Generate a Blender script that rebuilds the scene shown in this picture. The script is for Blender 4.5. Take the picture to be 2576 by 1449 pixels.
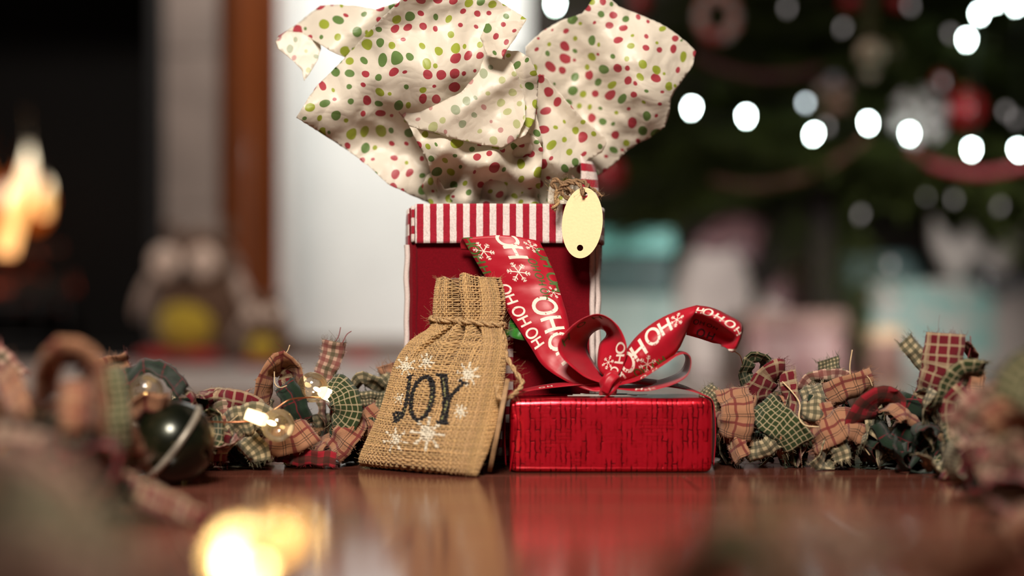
import bpy, bmesh, math, random
import numpy as np
from mathutils import Vector, Matrix, noise
from mathutils.geometry import delaunay_2d_cdt

for o in list(bpy.data.objects):
    bpy.data.objects.remove(o)
random.seed(7)
SC = bpy.context.scene
COL = SC.collection
PI = math.pi

# ------------------------------------------------------------------ camera
F, HZ, CX, CH = 3577.8, 835.0, 1288.0, 0.10      # focal length in px of the 2576 frame, horizon row, centre column, lens height
cam_d = bpy.data.cameras.new('camera')
cam = bpy.data.objects.new('camera', cam_d)
COL.objects.link(cam)
cam.location = (0, 0, CH)
cam.rotation_euler = (PI / 2, 0, 0)
cam_d.lens = 50.0
cam_d.sensor_width = 36.0
cam_d.shift_y = (HZ - 724.5) / 2576.0
cam_d.clip_start = 0.02
cam_d.dof.use_dof = True
cam_d.dof.focus_distance = 1.055
cam_d.dof.aperture_fstop = 1.8
SC.camera = cam

# ------------------------------------------------------------------ world + lights + exposure
w = bpy.data.worlds.new('room_ambient')
SC.world = w
w.use_nodes = True
w.node_tree.nodes['Background'].inputs[0].default_value = (1.0, 0.80, 0.68, 1)
w.node_tree.nodes['Background'].inputs[1].default_value = 0.042


def lamp(name, kind, loc, target, energy, color, size=0.3, spread=None, sizey=None):
    d = bpy.data.lights.new(name, kind)
    d.energy = energy
    d.color = color
    if kind == 'AREA':
        d.size = size
        if sizey:
            d.shape = 'RECTANGLE'
            d.size_y = sizey
        if spread:
            d.spread = math.radians(spread)
    elif kind == 'SPOT':
        d.shadow_soft_size = size
        d.spot_size = math.radians(spread)
        d.spot_blend = 0.9
    else:
        d.shadow_soft_size = size
    o = bpy.data.objects.new(name, d)
    COL.objects.link(o)
    o.location = loc
    o.rotation_euler = (Vector(target) - Vector(loc)).to_track_quat('-Z', 'Y').to_euler()
    return o


lamp('ceiling_spot', 'SPOT', (-0.16, -0.32, 1.16), (-0.01, 1.06, 0.24), 192, (1.0, 0.90, 0.78), 0.26, 62)
lamp('wall_lamp', 'AREA', (-0.35, 3.9, 2.3), (-0.30, 5.0, 0.95), 14.5, (1.0, 0.98, 0.92), 0.5, 90)
lamp('fireplace_fill_light', 'AREA', (-0.7, 2.0, 2.4), (-0.8, 4.2, 0.3), 17, (1.0, 0.88, 0.78), 0.5, 120)  # unseen light added to brighten the stone surround and the owls
lamp('presents_fill_light', 'AREA', (1.15, 1.35, 0.34), (0.75, 3.9, 0.06), 2.7, (1.0, 0.95, 0.92), 0.2, 34)  # unseen light added low beside the frame to brighten the presents

SC.view_settings.view_transform = 'Standard'
SC.view_settings.look = 'None'
SC.view_settings.exposure = 0.0
SC.view_settings.gamma = 1.0
SC.view_settings.use_curve_mapping = False
SC.cycles.max_bounces = 6
SC.cycles.diffuse_bounces = 3
SC.cycles.adaptive_threshold = 0.03
SC.cycles.glossy_bounces = 3
SC.cycles.transmission_bounces = 3
SC.cycles.transparent_max_bounces = 8
SC.cycles.caustics_reflective = False
SC.cycles.caustics_refractive = False


# ------------------------------------------------------------------ helpers
def P(px, py, Y):
    return Vector(((px - CX) * Y / F, Y, CH - (py - HZ) * Y / F))


def floor_y(py):
    return F * CH / (py - HZ)


def link(o, parent=None):
    COL.objects.link(o)
    if parent is not None:
        o.parent = parent
        o.matrix_parent_inverse = Matrix.Translation(-Vector(parent.location))
    return o


def tag(o, label=None, cat=None, group=None, kind=None):
    if label:
        o['label'] = label
    if cat:
        o['category'] = cat
    if group:
        o['group'] = group
    if kind:
        o['kind'] = kind
    return o


def thing(name, label, cat, loc=(0, 0, 0), group=None):
    o = bpy.data.objects.new(name, None)
    o.empty_display_size = 0.02
    o.location = loc
    COL.objects.link(o)
    return tag(o, label, cat, group)


def mesh_obj(name, V, Fc, mat=None, parent=None, uv=None, smooth=True, col=None):
    me = bpy.data.meshes.new(name)
    me.from_pydata([tuple(v) for v in V], [], [tuple(f) for f in Fc])
    if uv is not None:
        l = me.uv_layers.new(name='UVMap')
        idx = np.empty(len(me.loops), dtype=np.int32)
        me.loops.foreach_get('vertex_index', idx)
        l.data.foreach_set('uv', np.asarray(uv, dtype=np.float32)[idx].ravel())
    if col is not None:
        a = me.color_attributes.new('Col', 'FLOAT_COLOR', 'POINT')
        c = np.ones((len(V), 4), dtype=np.float32)
        c[:, :3] = col
        a.data.foreach_set('color', c.ravel())
    if smooth:
        me.polygons.foreach_set('use_smooth', [True] * len(me.polygons))
    if mat is not None:
        for m_ in (mat if isinstance(mat, (list, tuple)) else [mat]):
            me.materials.append(m_)
    me.update()
    o = bpy.data.objects.new(name, me)
    return link(o, parent)


def solidify(o, t, off=0.0, matoff=0):
    m = o.modifiers.new('thickness', 'SOLIDIFY')
    m.thickness = t
    m.offset = off
    m.material_offset = matoff
    return o


def bevel(o, r, seg=3):
    m = o.modifiers.new('bevel', 'BEVEL')
    m.width = r
    m.segments = seg
    m.limit_method = 'ANGLE'
    return o


def catmull(pts, n):
    pts = [Vector(p) for p in pts]
    if len(pts) == 2:
        return [pts[0].lerp(pts[1], i / (n - 1)) for i in range(n)]
    ext = [pts[0] * 2 - pts[1]] + pts + [pts[-1] * 2 - pts[-2]]
    seg = len(pts) - 1
    # parametrise by chord length
    L = [0.0]
    for i in range(seg):
        L.append(L[-1] + max(1e-9, (pts[i + 1] - pts[i]).length))
    out = []
    for k in range(n):
        s = L[-1] * k / (n - 1)
        i = 0
        while i < seg - 1 and s > L[i + 1]:
            i += 1
        t = (s - L[i]) / (L[i + 1] - L[i])
        a, b, c, d = ext[i], ext[i + 1], ext[i + 2], ext[i + 3]
        out.append(0.5 * ((2 * b) + (c - a) * t + (2 * a - 5 * b + 4 * c - d) * t * t + (3 * b - a - 3 * c + d) * t ** 3))
    return out


def grid_faces(n, m, close_m=False, base=0):
    f = []
    mm = m if close_m else m - 1
    for i in range(n - 1):
        for j in range(mm):
            a, b = base + i * m + j, base + i * m + (j + 1) % m
            f.append((a, b, b + m, a + m))
    return f


def tube_geo(pts, r, sides=8, base=0, r_end=None, cap=True):
    pts = [Vector(p) for p in pts]
    n = len(pts)
    V, Fc = [], []
    up = Vector((0, 0, 1))
    prev = None
    for i, p in enumerate(pts):
        t = (pts[min(n - 1, i + 1)] - pts[max(0, i - 1)]).normalized()
        if prev is None:
            a = t.orthogonal().normalized()
        else:
            a = (prev - t * prev.dot(t))
            a = a.normalized() if a.length > 1e-6 else t.orthogonal().normalized()
        prev = a
        b = t.cross(a)
        rr = r if r_end is None else r + (r_end - r) * i / max(1, n - 1)
        for k in range(sides):
            an = 2 * PI * k / sides
            V.append(p + a * (math.cos(an) * rr) + b * (math.sin(an) * rr))
    Fc = grid_faces(n, sides, True, base)
    if cap:
        Fc.append(tuple(base + k for k in reversed(range(sides))))
        Fc.append(tuple(base + (n - 1) * sides + k for k in range(sides)))
    return V, Fc


class MB:
    def __init__(s):
        s.V, s.F, s.UV = [], [], []

    def add(s, V, Fc, uv=None):
        b = len(s.V)
        s.V += list(V)
        s.F += [tuple(i + b for i in f) for f in Fc]
        s.UV += list(uv) if uv is not None else [(0, 0)] * len(V)

    def tube(s, pts, r, sides=8, r_end=None, cap=True):
        V, Fc = tube_geo(pts, r, sides, 0, r_end, cap)
        s.add(V, Fc)

    def box(s, lo, hi):
        x0, y0, z0 = lo
        x1, y1, z1 = hi
        s.add([(x0, y0, z0), (x1, y0, z0), (x1, y1, z0), (x0, y1, z0), (x0, y0, z1), (x1, y0, z1), (x1, y1, z1), (x0, y1, z1)],
              [(0, 3, 2, 1), (4, 5, 6, 7), (0, 1, 5, 4), (1, 2, 6, 5), (2, 3, 7, 6), (3, 0, 4, 7)])

    def lathe(s, prof, M=None, seg=24):
        V = []
        for r, z in prof:
            for k in range(seg):
                a = 2 * PI * k / seg
                v = Vector((r * math.cos(a), r * math.sin(a), z))
                V.append(M @ v if M else v)
        s.add(V, grid_faces(len(prof), seg, True))

    def ball(s, c, r, rot=None, nu=20, nv=12):
        c = Vector(c)
        r = (r, r, r) if not hasattr(r, '__len__') else r
        V = []
        for i in range(nv + 1):
            ph = PI * i / nv
            for k in range(nu):
                a = 2 * PI * k / nu
                v = Vector((r[0] * math.sin(ph) * math.cos(a), r[1] * math.sin(ph) * math.sin(a), r[2] * math.cos(ph)))
                if rot:
                    v = rot @ v
                V.append(c + v)
        s.add(V, [f[::-1] for f in grid_faces(nv + 1, nu, True)])

    def obj(s, name, mat, parent=None, smooth=True, uv=False):
        return mesh_obj(name, s.V, s.F, mat, parent, s.UV if uv else None, smooth)


def box_obj(name, lo, hi, mat, parent=None, bev=0.0, seg=2):
    m = MB()
    m.box(lo, hi)
    o = m.obj(name, mat, parent, smooth=False)
    if bev:
        bevel(o, bev, seg)
    return o


# ------------------------------------------------------------------ materials
def nmat(name):
    m = bpy.data.materials.new(name)
    m.use_nodes = True
    nt = m.node_tree
    nt.nodes.clear()
    out = nt.nodes.new('ShaderNodeOutputMaterial')
    return m, nt, out


class NT:
    """tiny node-graph writer"""

    def __init__(s, nt):
        s.nt = nt

    def n(s, t, **kw):
        nd = s.nt.nodes.new(t)
        for k, v in kw.items():
            setattr(nd, k, v)
        return nd

    def put(s, sock, v):
        if isinstance(v, bpy.types.NodeSocket):
            s.nt.links.new(v, sock)
        elif isinstance(v, (tuple, list)) and len(v) == 3 and sock.type == 'RGBA':
            sock.default_value = (*v, 1)
        else:
            sock.default_value = v

    def math(s, op, a, b=0.0, c=0.0):
        nd = s.n('ShaderNodeMath', operation=op)
        s.put(nd.inputs[0], a)
        s.put(nd.inputs[1], b)
        if op in ('MULTIPLY_ADD', 'SMOOTH_MIN', 'COMPARE'):
            s.put(nd.inputs[2], c)
        return nd.outputs[0]

    def mix(s, f, a, b):
        nd = s.n('ShaderNodeMix', data_type='RGBA')
        s.put(nd.inputs[0], f)
        s.put(nd.inputs[6], a)
        s.put(nd.inputs[7], b)
        return nd.outputs[2]

    def noise(s, vec, scale, detail=3.0, rough=0.5):
        nd = s.n('ShaderNodeTexNoise')
        if vec is not None:
            s.put(nd.inputs['Vector'], vec)
        nd.inputs['Scale'].default_value = scale
        nd.inputs['Detail'].default_value = detail
        nd.inputs['Roughness'].default_value = rough
        return nd.outputs['Fac']

    def ramp(s, f, stops):
        nd = s.n('ShaderNodeValToRGB')
        s.put(nd.inputs[0], f)
        e = nd.color_ramp.elements
        while len(e) < len(stops):
            e.new(0.5)
        for q, (p, c) in zip(e, stops):
            q.position = p
            q.color = (*c, 1)
        return nd.outputs[0]

    def coord(s, which='Object'):
        return s.n('ShaderNodeTexCoord').outputs[which]

    def map(s, vec, scale=(1, 1, 1), rot=(0, 0, 0), loc=(0, 0, 0)):
        nd = s.n('ShaderNodeMapping')
        s.put(nd.inputs[0], vec)
        nd.inputs['Scale'].default_value = scale
        nd.inputs['Rotation'].default_value = rot
        nd.inputs['Location'].default_value = loc
        return nd.outputs[0]

    def bump(s, h, strength=0.3, dist=0.001):
        nd = s.n('ShaderNodeBump')
        s.put(nd.inputs['Height'], h)
        nd.inputs['Strength'].default_value = strength
        nd.inputs['Distance'].default_value = dist
        return nd.outputs[0]

    def bsdf(s, out, color, rough=0.6, metal=0.0, normal=None, spec=None, coat=0.0, sheen=0.0, emit=None, estr=0.0, trans=0.0):
        nd = s.n('ShaderNodeBsdfPrincipled')
        s.put(nd.inputs['Base Color'], color)
        s.put(nd.inputs['Roughness'], rough)
        s.put(nd.inputs['Metallic'], metal)
        if normal is not None:
            s.put(nd.inputs['Normal'], normal)
        if spec is not None:
            nd.inputs['Specular IOR Level'].default_value = spec
        nd.inputs['Coat Weight'].default_value = coat
        nd.inputs['Sheen Weight'].default_value = sheen
        nd.inputs['Transmission Weight'].default_value = trans
        if emit is not None:
            s.put(nd.inputs['Emission Color'], emit)
            s.put(nd.inputs['Emission Strength'], estr)
        if out is not None:
            s.nt.links.new(nd.outputs[0], out.inputs[0])
        return nd.outputs[0]


def simple(name, color, rough=0.6, metal=0.0, var=0.12, scale=60.0, bump=0.0, coat=0.0, sheen=0.0, spec=None):
    m, nt, out = nmat(name)
    g = NT(nt)
    c = g.coord('Object')
    f = g.noise(c, scale, 4.0)
    dark = tuple(x * (1 - var * 2) for x in color)
    lite = tuple(min(1.0, x * (1 + var)) for x in color)
    col = g.ramp(f, [(0.3, dark), (0.7, lite)])
    nrm = g.bump(f, bump, 0.002) if bump else None
    g.bsdf(out, col, rough, metal, nrm, spec, coat, sheen)
    return m


def emission(name, color, strength):
    m, nt, out = nmat(name)
    e = nt.nodes.new('ShaderNodeEmission')
    e.inputs[0].default_value = (*color, 1)
    e.inputs[1].default_value = strength
    nt.links.new(e.outputs[0], out.inputs[0])
    return m


def felt(name, color, var=0.18):
    m, nt, out = nmat(name)
    g = NT(nt)
    c = g.coord('Object')
    f = g.noise(c, 900, 4, 0.7)
    f2 = g.noise(c, 60, 3)
    col = g.ramp(f, [(0.25, tuple(x * (1 - 2 * var) for x in color)), (0.75, tuple(min(1, x * (1 + var)) for x in color))])
    col = g.mix(g.math('MULTIPLY', f2, 0.35), col, tuple(x * 0.7 for x in color))
    g.bsdf(out, col, 0.95, 0, g.bump(f, 0.5, 0.0012), 0.1, 0, 0.08)
    return m


def felt_stripes(name, a, b, period, axis, offset=0.0, duty=0.5):
    m, nt, out = nmat(name)
    g = NT(nt)
    c = g.coord('Object')
    sep = g.n('ShaderNodeSeparateXYZ')
    nt.links.new(c, sep.inputs[0])
    wob = g.noise(c, 250, 2)
    x = g.math('ADD', sep.outputs[axis], g.math('MULTIPLY', wob, 0.0006))
    fr = g.math('FRACT', g.math('DIVIDE', g.math('ADD', x, 10.0 + offset), period))
    k = g.math('LESS_THAN', fr, duty)
    f = g.noise(c, 700, 4, 0.7)
    ca = g.ramp(f, [(0.25, tuple(v * 0.65 for v in a)), (0.75, tuple(min(1, v * 1.2) for v in a))])
    cb = g.ramp(f, [(0.25, tuple(v * 0.72 for v in b)), (0.75, tuple(min(1, v * 1.12) for v in b))])
    g.bsdf(out, g.mix(k, ca, cb), 0.95, 0, g.bump(f, 0.5, 0.0012), 0.15, 0, 0.25)
    return m


def tartan(name, base, stripes, sat=1.0):
    """woven check on UVs measured in centimetres"""
    m, nt, out = nmat(name)
    g = NT(nt)
    uv = g.coord('UV')
    sep = g.n('ShaderNodeSeparateXYZ')
    nt.links.new(uv, sep.inputs[0])
    col = base
    for ax, c, per, wd, off, fac in stripes:
        fr = g.math('FRACT', g.math('DIVIDE', g.math('ADD', sep.outputs[ax], 100.0 + off), per))
        k = g.math('MULTIPLY', g.math('LESS_THAN', fr, wd / per), fac)
        col = g.mix(k, col, c)
    # single threads of the weave
    th = g.math('MULTIPLY', g.math('SINE', g.math('MULTIPLY', sep.outputs[0], 2 * PI / 0.075)),
                g.math('SINE', g.math('MULTIPLY', sep.outputs[1], 2 * PI / 0.075)))
    f = g.noise(uv, 9.0, 3, 0.7)
    col = g.mix(g.math('MULTIPLY', f, 0.45), col, tuple(x * 0.45 for x in base))
    h = g.math('ADD', g.math('MULTIPLY', th, 0.5), f)
    g.bsdf(out, col, 0.9, 0, g.bump(h, 0.6, 0.0006), 0.2, 0, 0.15)
    return m


PEACH = (0.44, 0.21, 0.115)
CREAM = (0.54, 0.43, 0.26)
DRED = (0.17, 0.008, 0.017)
BLK = (0.012, 0.010, 0.010)
DGRN = (0.008, 0.024, 0.011)
GRN = (0.028, 0.048, 0.012)
T = {}
T['peach'] = tartan('peach_plaid_cotton', PEACH, [(0, DRED, 1.5, .20, 0, .88), (1, DRED, 1.5, .20, .3, .88), (0, BLK, 1.5, .05, .45, .9),
                                                  (1, BLK, 1.5, .05, .75, .9), (0, BLK, 1.5, .05, .62, .8), (1, BLK, 1.5, .05, .92, .8)])
T['green'] = tartan('dark_green_plaid_cotton', DGRN, [(0, DRED, 1.4, .10, 0, .8), (1, DRED, 1.4, .10, .2, .8), (1, (.005, .01, .008), .7, .2, .1, .7)])
T['gingham'] = tartan('green_cream_gingham_cotton', CREAM, [(0, DGRN, .50, .25, 0, .70), (1, DGRN, .50, .25, 0, .70)])
T['olive'] = tartan('olive_check_cotton', GRN, [(0, CREAM, .42, .09, 0, .7), (1, CREAM, .42, .09, .1, .7)])
T['red'] = tartan('red_check_cotton', DRED, [(0, CREAM, .74, .17, 0, .62), (1, CREAM, .74, .17, .2, .62), (0, CREAM, 2.96, .34, 0, .6), (1, CREAM, 2.96, .34, 1.1, .5)])
T['buffalo'] = tartan('red_green_check_cotton', (0.36, 0.012, 0.025), [(0, DGRN, .9, .45, 0, .72), (1, DGRN, .9, .45, 0, .72)])
T['tri'] = tartan('cream_red_green_plaid_cotton', (0.62, 0.40, 0.30), [(0, GRN, 1.15, .30, 0, .72), (0, DRED, 1.15, .32, .58, .72),
                                                                     (1, GRN, 1.15, .30, 0, .72), (1, DRED, 1.15, .32, .58, .72)])
T['hound'] = tartan('green_houndstooth_cotton', (0.50, 0.40, 0.24), [(0, DGRN, .26, .15, 0, .75), (1, DGRN, .26, .15, 0, .75)])

M = {}
M['red_felt'] = felt('red_felt', (0.175, 0.002, 0.008))
M['white_felt'] = felt('white_felt', (0.78, 0.66, 0.62), 0.12)
M['cuff'] = felt_stripes('striped_felt', (0.78, 0.68, 0.65), (0.36, 0.012, 0.03), 0.0101, 0, 0.0006)
M['strap'] = felt_stripes('striped_felt_strap', (0.74, 0.62, 0.58), (0.36, 0.012, 0.03), 0.0125, 2, 0.0)
M['gusset'] = felt_stripes('striped_felt_side', (0.74, 0.62, 0.58), (0.34, 0.012, 0.03), 0.0170, 2, 0.0)
M['jute'] = simple('jute_twine', (0.52, 0.33, 0.16), 0.95, 0, 0.3, 900, 0.4)
M['jute_dark'] = simple('brown_jute_twine', (0.30, 0.175, 0.09), 0.95, 0, 0.3, 900, 0.4)
M['plywood'] = simple('pale_plywood', (0.95, 0.72, 0.40), 0.7, 0, 0.02, 500, 0.1)
M['tan_edge'] = simple('tan_cut_wood', (0.36, 0.21, 0.10), 0.7, 0, 0.2, 200)
M['burnt'] = simple('laser_burnt_edge', (0.05, 0.018, 0.008), 0.8, 0, 0.2, 300)
M['satin_green'] = simple('green_satin', (0.03, 0.20, 0.02), 0.32, 0, 0.15, 300, 0.1, 0.0, 0.3)
M['satin_red'] = None
M['print_white'] = simple('white_ink', (0.88, 0.76, 0.66), 0.7, 0, 0.04, 300)
M['print_green'] = simple('green_ink', (0.06, 0.12, 0.015), 0.7, 0, 0.1, 300)
M['print_dark'] = simple('show_through_ink', (0.045, 0.004, 0.006), 0.7, 0, 0.1, 300)
M['copper'] = simple('copper_wire', (0.70, 0.28, 0.14), 0.35, 1.0, 0.1, 200)
M['thread_cream'] = simple('cream_thread', (0.66, 0.48, 0.28), 0.9, 0, 0.1, 300)
M['thread_red'] = simple('red_thread', (0.22, 0.03, 0.035), 0.9, 0, 0.1, 300)

# red satin ribbon
m, nt, out = nmat('red_satin_ribbon')
g = NT(nt)
uv = g.coord('UV')
f = g.noise(g.map(uv, (12, 40, 1)), 3.0, 3)
col = g.ramp(f, [(0.3, (0.36, 0.004, 0.016)), (0.75, (0.50, 0.008, 0.026))])
g.bsdf(out, col, 0.40, 0, g.bump(f, 0.08, 0.0008), 0.5, 0, 0.05)
M['satin_red'] = m

# red embossed foil
m, nt, out = nmat('red_embossed_foil')
g = NT(nt)
c = g.coord('Object')
sep = g.n('ShaderNodeSeparateXYZ')
nt.links.new(c, sep.inputs[0])
cmb = g.n('ShaderNodeCombineXYZ')
nt.links.new(sep.outputs[2], cmb.inputs[0])
nt.links.new(sep.outputs[0], cmb.inputs[1])
wv = g.n('ShaderNodeVectorMath', operation='ADD')
nt.links.new(cmb.outputs[0], wv.inputs[0])
nz = g.n('ShaderNodeTexNoise')
nt.links.new(c, nz.inputs['Vector'])
nz.inputs['Scale'].default_value = 160
sc_ = g.n('ShaderNodeVectorMath', operation='SCALE')
nt.links.new(nz.outputs['Color'], sc_.inputs[0])
sc_.inputs['Scale'].default_value = 0.0028
nt.links.new(sc_.outputs[0], wv.inputs[1])
br = g.n('ShaderNodeTexBrick')
nt.links.new(wv.outputs[0], br.inputs['Vector'])
br.inputs['Scale'].default_value = 1.0
br.inputs['Brick Width'].default_value = 0.016
br.inputs['Row Height'].default_value = 0.0036
br.inputs['Mortar Size'].default_value = 0.0007
br.inputs['Mortar Smooth'].default_value = 0.5
br.inputs['Color1'].default_value = (1, 1, 1, 1)
br.inputs['Color2'].default_value = (0.55, 0.55, 0.55, 1)
br.inputs['Mortar'].default_value = (0, 0, 0, 1)
patch = g.noise(c, 70, 3)
keep = g.ramp(patch, [(0.52, (1, 1, 1)), (0.68, (0.25, 0.25, 0.25))])
br2 = g.n('ShaderNodeTexBrick')
cm2 = g.n('ShaderNodeCombineXYZ')
nt.links.new(sep.outputs[0], cm2.inputs[0])
nt.links.new(sep.outputs[2], cm2.inputs[1])
nt.links.new(cm2.outputs[0], br2.inputs['Vector'])
br2.inputs['Scale'].default_value = 1.0
br2.inputs['Brick Width'].default_value = 0.011
br2.inputs['Row Height'].default_value = 0.0026
br2.inputs['Mortar Size'].default_value = 0.0005
br2.inputs['Mortar Smooth'].default_value = 0.6
br2.inputs['Color1'].default_value = (1, 1, 1, 1)
br2.inputs['Color2'].default_value = (0.6, 0.6, 0.6, 1)
br2.inputs['Mortar'].default_value = (0.2, 0.2, 0.2, 1)
brk = g.ramp(g.noise(g.map(c, (1.0, 1.0, 0.35)), 190, 2), [(0.42, (0.1, 0.1, 0.1)), (0.56, (1, 1, 1))])
bcol = g.mix(keep, br2.outputs['Color'], g.mix(brk, (0.9, 0.9, 0.9), br.outputs['Color']))
col = g.ramp(bcol, [(0.0, (0.16, 0.0, 0.004)), (0.5, (0.50, 0.004, 0.014)), (1.0, (0.72, 0.010, 0.03))])
crk = g.noise(c, 420, 3)
hh = g.math('ADD', g.math('MULTIPLY', bcol, 0.5), g.math('MULTIPLY', crk, 0.35))
g.bsdf(out, col, 0.27, 0.68, g.bump(hh, 0.24, 0.0010), 0.6, 0.25)
M['foil'] = m

# polka-dot tissue paper (uv in cm)
def tissue_mat(name, fade):
    m, nt, out = nmat(name)
    g = NT(nt)
    uv = g.coord('UV')
    warp = g.n('ShaderNodeVectorMath', operation='ADD')
    nz = g.n('ShaderNodeTexNoise')
    nt.links.new(uv, nz.inputs['Vector'])
    nz.inputs['Scale'].default_value = 0.5
    sc_ = g.n('ShaderNodeVectorMath', operation='SCALE')
    nt.links.new(nz.outputs['Color'], sc_.inputs[0])
    sc_.inputs['Scale'].default_value = 0.35
    nt.links.new(uv, warp.inputs[0])
    nt.links.new(sc_.outputs[0], warp.inputs[1])
    vec = warp.outputs[0]
    paper = (0.95, 0.89, 0.79)
    vo = g.n('ShaderNodeTexVoronoi')
    vo.voronoi_dimensions = '2D'
    nt.links.new(vec, vo.inputs['Vector'])
    vo.inputs['Scale'].default_value = 0.96
    vo.inputs['Randomness'].default_value = 0.52
    sep = g.n('ShaderNodeSeparateColor')
    nt.links.new(vo.outputs['Color'], sep.inputs[0])
    rad = g.math('MULTIPLY_ADD', g.math('POWER', sep.outputs[0], 1.2), 0.25, 0.12)
    k = g.math('LESS_THAN', vo.outputs['Distance'], rad)
    hue = g.n('ShaderNodeValToRGB')
    hue.color_ramp.interpolation = 'CONSTANT'
    nt.links.new(sep.outputs[1], hue.inputs[0])
    e = hue.color_ramp.elements
    e.new(0.5)
    for q, (p, cc) in zip(e, [(0.0, (0.52, 0.012, 0.045)), (0.40, (0.13, 0.27, 0.040)), (0.68, (0.42, 0.50, 0.012))]):
        q.position = p
        q.color = (*cc, 1)
    ink = g.mix(fade, hue.outputs[0], paper)
    fib = g.noise(uv, 14.0, 3)
    pcol = g.mix(g.math('MULTIPLY', fib, 0.18), paper, (0.70, 0.58, 0.42))
    col = g.mix(k, pcol, ink)
    # crumple relief
    cr = g.n('ShaderNodeTexVoronoi')
    cr.feature = 'DISTANCE_TO_EDGE'
    nt.links.new(vec, cr.inputs['Vector'])
    cr.inputs['Scale'].default_value = 0.45
    crk = g.math('MINIMUM', cr.outputs['Distance'], 0.30)
    r1_ = g.math('ABSOLUTE', g.math('SUBTRACT', g.noise(g.map(uv, (1.0, 0.55, 1)), 0.9, 0.0), 0.5))
    r2_ = g.math('ABSOLUTE', g.math('SUBTRACT', g.noise(g.map(uv, (0.6, 1.0, 1), (0, 0, .7)), 1.9, 0.0), 0.5))
    h = g.math('ADD', g.math('MULTIPLY', crk, 1.5), g.math('ADD', g.math('MULTIPLY', r1_, 5.0), g.math('MULTIPLY', r2_, 2.2)))
    nrm = g.bump(h, 0.13, 0.0020)
    d = g.n('ShaderNodeBsdfDiffuse')
    g.put(d.inputs[0], col)
    g.put(d.inputs['Normal'], nrm)
    t = g.n('ShaderNodeBsdfTranslucent')
    g.put(t.inputs[0], col)
    g.put(t.inputs['Normal'], nrm)
    gl = g.n('ShaderNodeBsdfGlossy')
    gl.inputs['Roughness'].default_value = 0.45
    g.put(gl.inputs['Normal'], nrm)
    m1 = g.n('ShaderNodeMixShader')
    m1.inputs[0].default_value = 0.46
    nt.links.new(d.outputs[0], m1.inputs[1])
    nt.links.new(t.outputs[0], m1.inputs[2])
    m2 = g.n('ShaderNodeMixShader')
    m2.inputs[0].default_value = 0.04
    nt.links.new(m1.outputs[0], m2.inputs[1])
    nt.links.new(gl.outputs[0], m2.inputs[2])
    nt.links.new(m2.outputs[0], out.inputs[0])
    return m


M['tissue'] = tissue_mat('dotted_tissue_printed_side', 0.07)
M['tissue_back'] = tissue_mat('dotted_tissue_plain_side', 0.45)

# burlap thread
m, nt, out = nmat('burlap_thread')
g = NT(nt)
at = g.n('ShaderNodeAttribute')
at.attribute_name = 'Col'
c = g.coord('Object')
f = g.noise(c, 1500, 2)
dk = g.n('ShaderNodeVectorMath', operation='SCALE')
nt.links.new(at.outputs['Color'], dk.inputs[0])
dk.inputs['Scale'].default_value = 0.40
col = g.mix(g.math('MULTIPLY', f, 0.6), at.outputs['Color'], dk.outputs[0])
g.bsdf(out, col, 0.95, 0, g.bump(f, 0.3, 0.0006), 0.15, 0, 0.2)
M['burlap'] = m
M['burlap_in'] = simple('burlap_underlayer', (0.17, 0.085, 0.032), 0.95, 0, 0.2, 400)

# clear glass (thin shell)
m, nt, out = nmat('clear_glass_globe')
g = NT(nt)
tr = g.n('ShaderNodeBsdfTransparent')
tr.inputs[0].default_value = (0.96, 0.95, 0.92, 1)
gl = g.n('ShaderNodeBsdfGlossy')
gl.inputs['Roughness'].default_value = 0.04
fr = g.n('ShaderNodeFresnel')
fr.inputs[0].default_value = 1.5
mx = g.n('ShaderNodeMixShader')
nt.links.new(g.math('MULTIPLY_ADD', fr.outputs[0], 0.9, 0.03), mx.inputs[0])
nt.links.new(tr.outputs[0], mx.inputs[1])
nt.links.new(gl.outputs[0], mx.inputs[2])
fz_ = g.n('ShaderNodeBsdfTranslucent')
fz_.inputs[0].default_value = (1.0, 0.92, 0.78, 1)
mx2 = g.n('ShaderNodeMixShader')
nt.links.new(g.math('MULTIPLY_ADD', g.noise(g.coord('Object'), 260, 3), 0.30, 0.02), mx2.inputs[0])
nt.links.new(mx.outputs[0], mx2.inputs[1])
nt.links.new(fz_.outputs[0], mx2.inputs[2])
nt.links.new(mx2.outputs[0], out.inputs[0])
M['glass'] = m

M['warm_led'] = emission('warm_led', (1.0, 0.66, 0.26), 26.0)
M['warm_led_dim'] = emission('warm_led_dim', (1.0, 0.58, 0.20), 9.0)
M['amber_led'] = emission('amber_led', (1.0, 0.52, 0.16), 3.6)
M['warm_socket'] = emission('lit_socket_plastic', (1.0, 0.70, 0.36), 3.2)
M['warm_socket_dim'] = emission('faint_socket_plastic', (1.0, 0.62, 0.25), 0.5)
M['cool_led'] = emission('cool_led', (0.80, 1.0, 0.93), 75.0)
M['cool_led_dim'] = emission('cool_led_dim', (0.85, 0.97, 1.0), 9.0)
M['cool_led_faint'] = emission('cool_led_faint', (1.0, 0.90, 0.86), 0.8)

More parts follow.
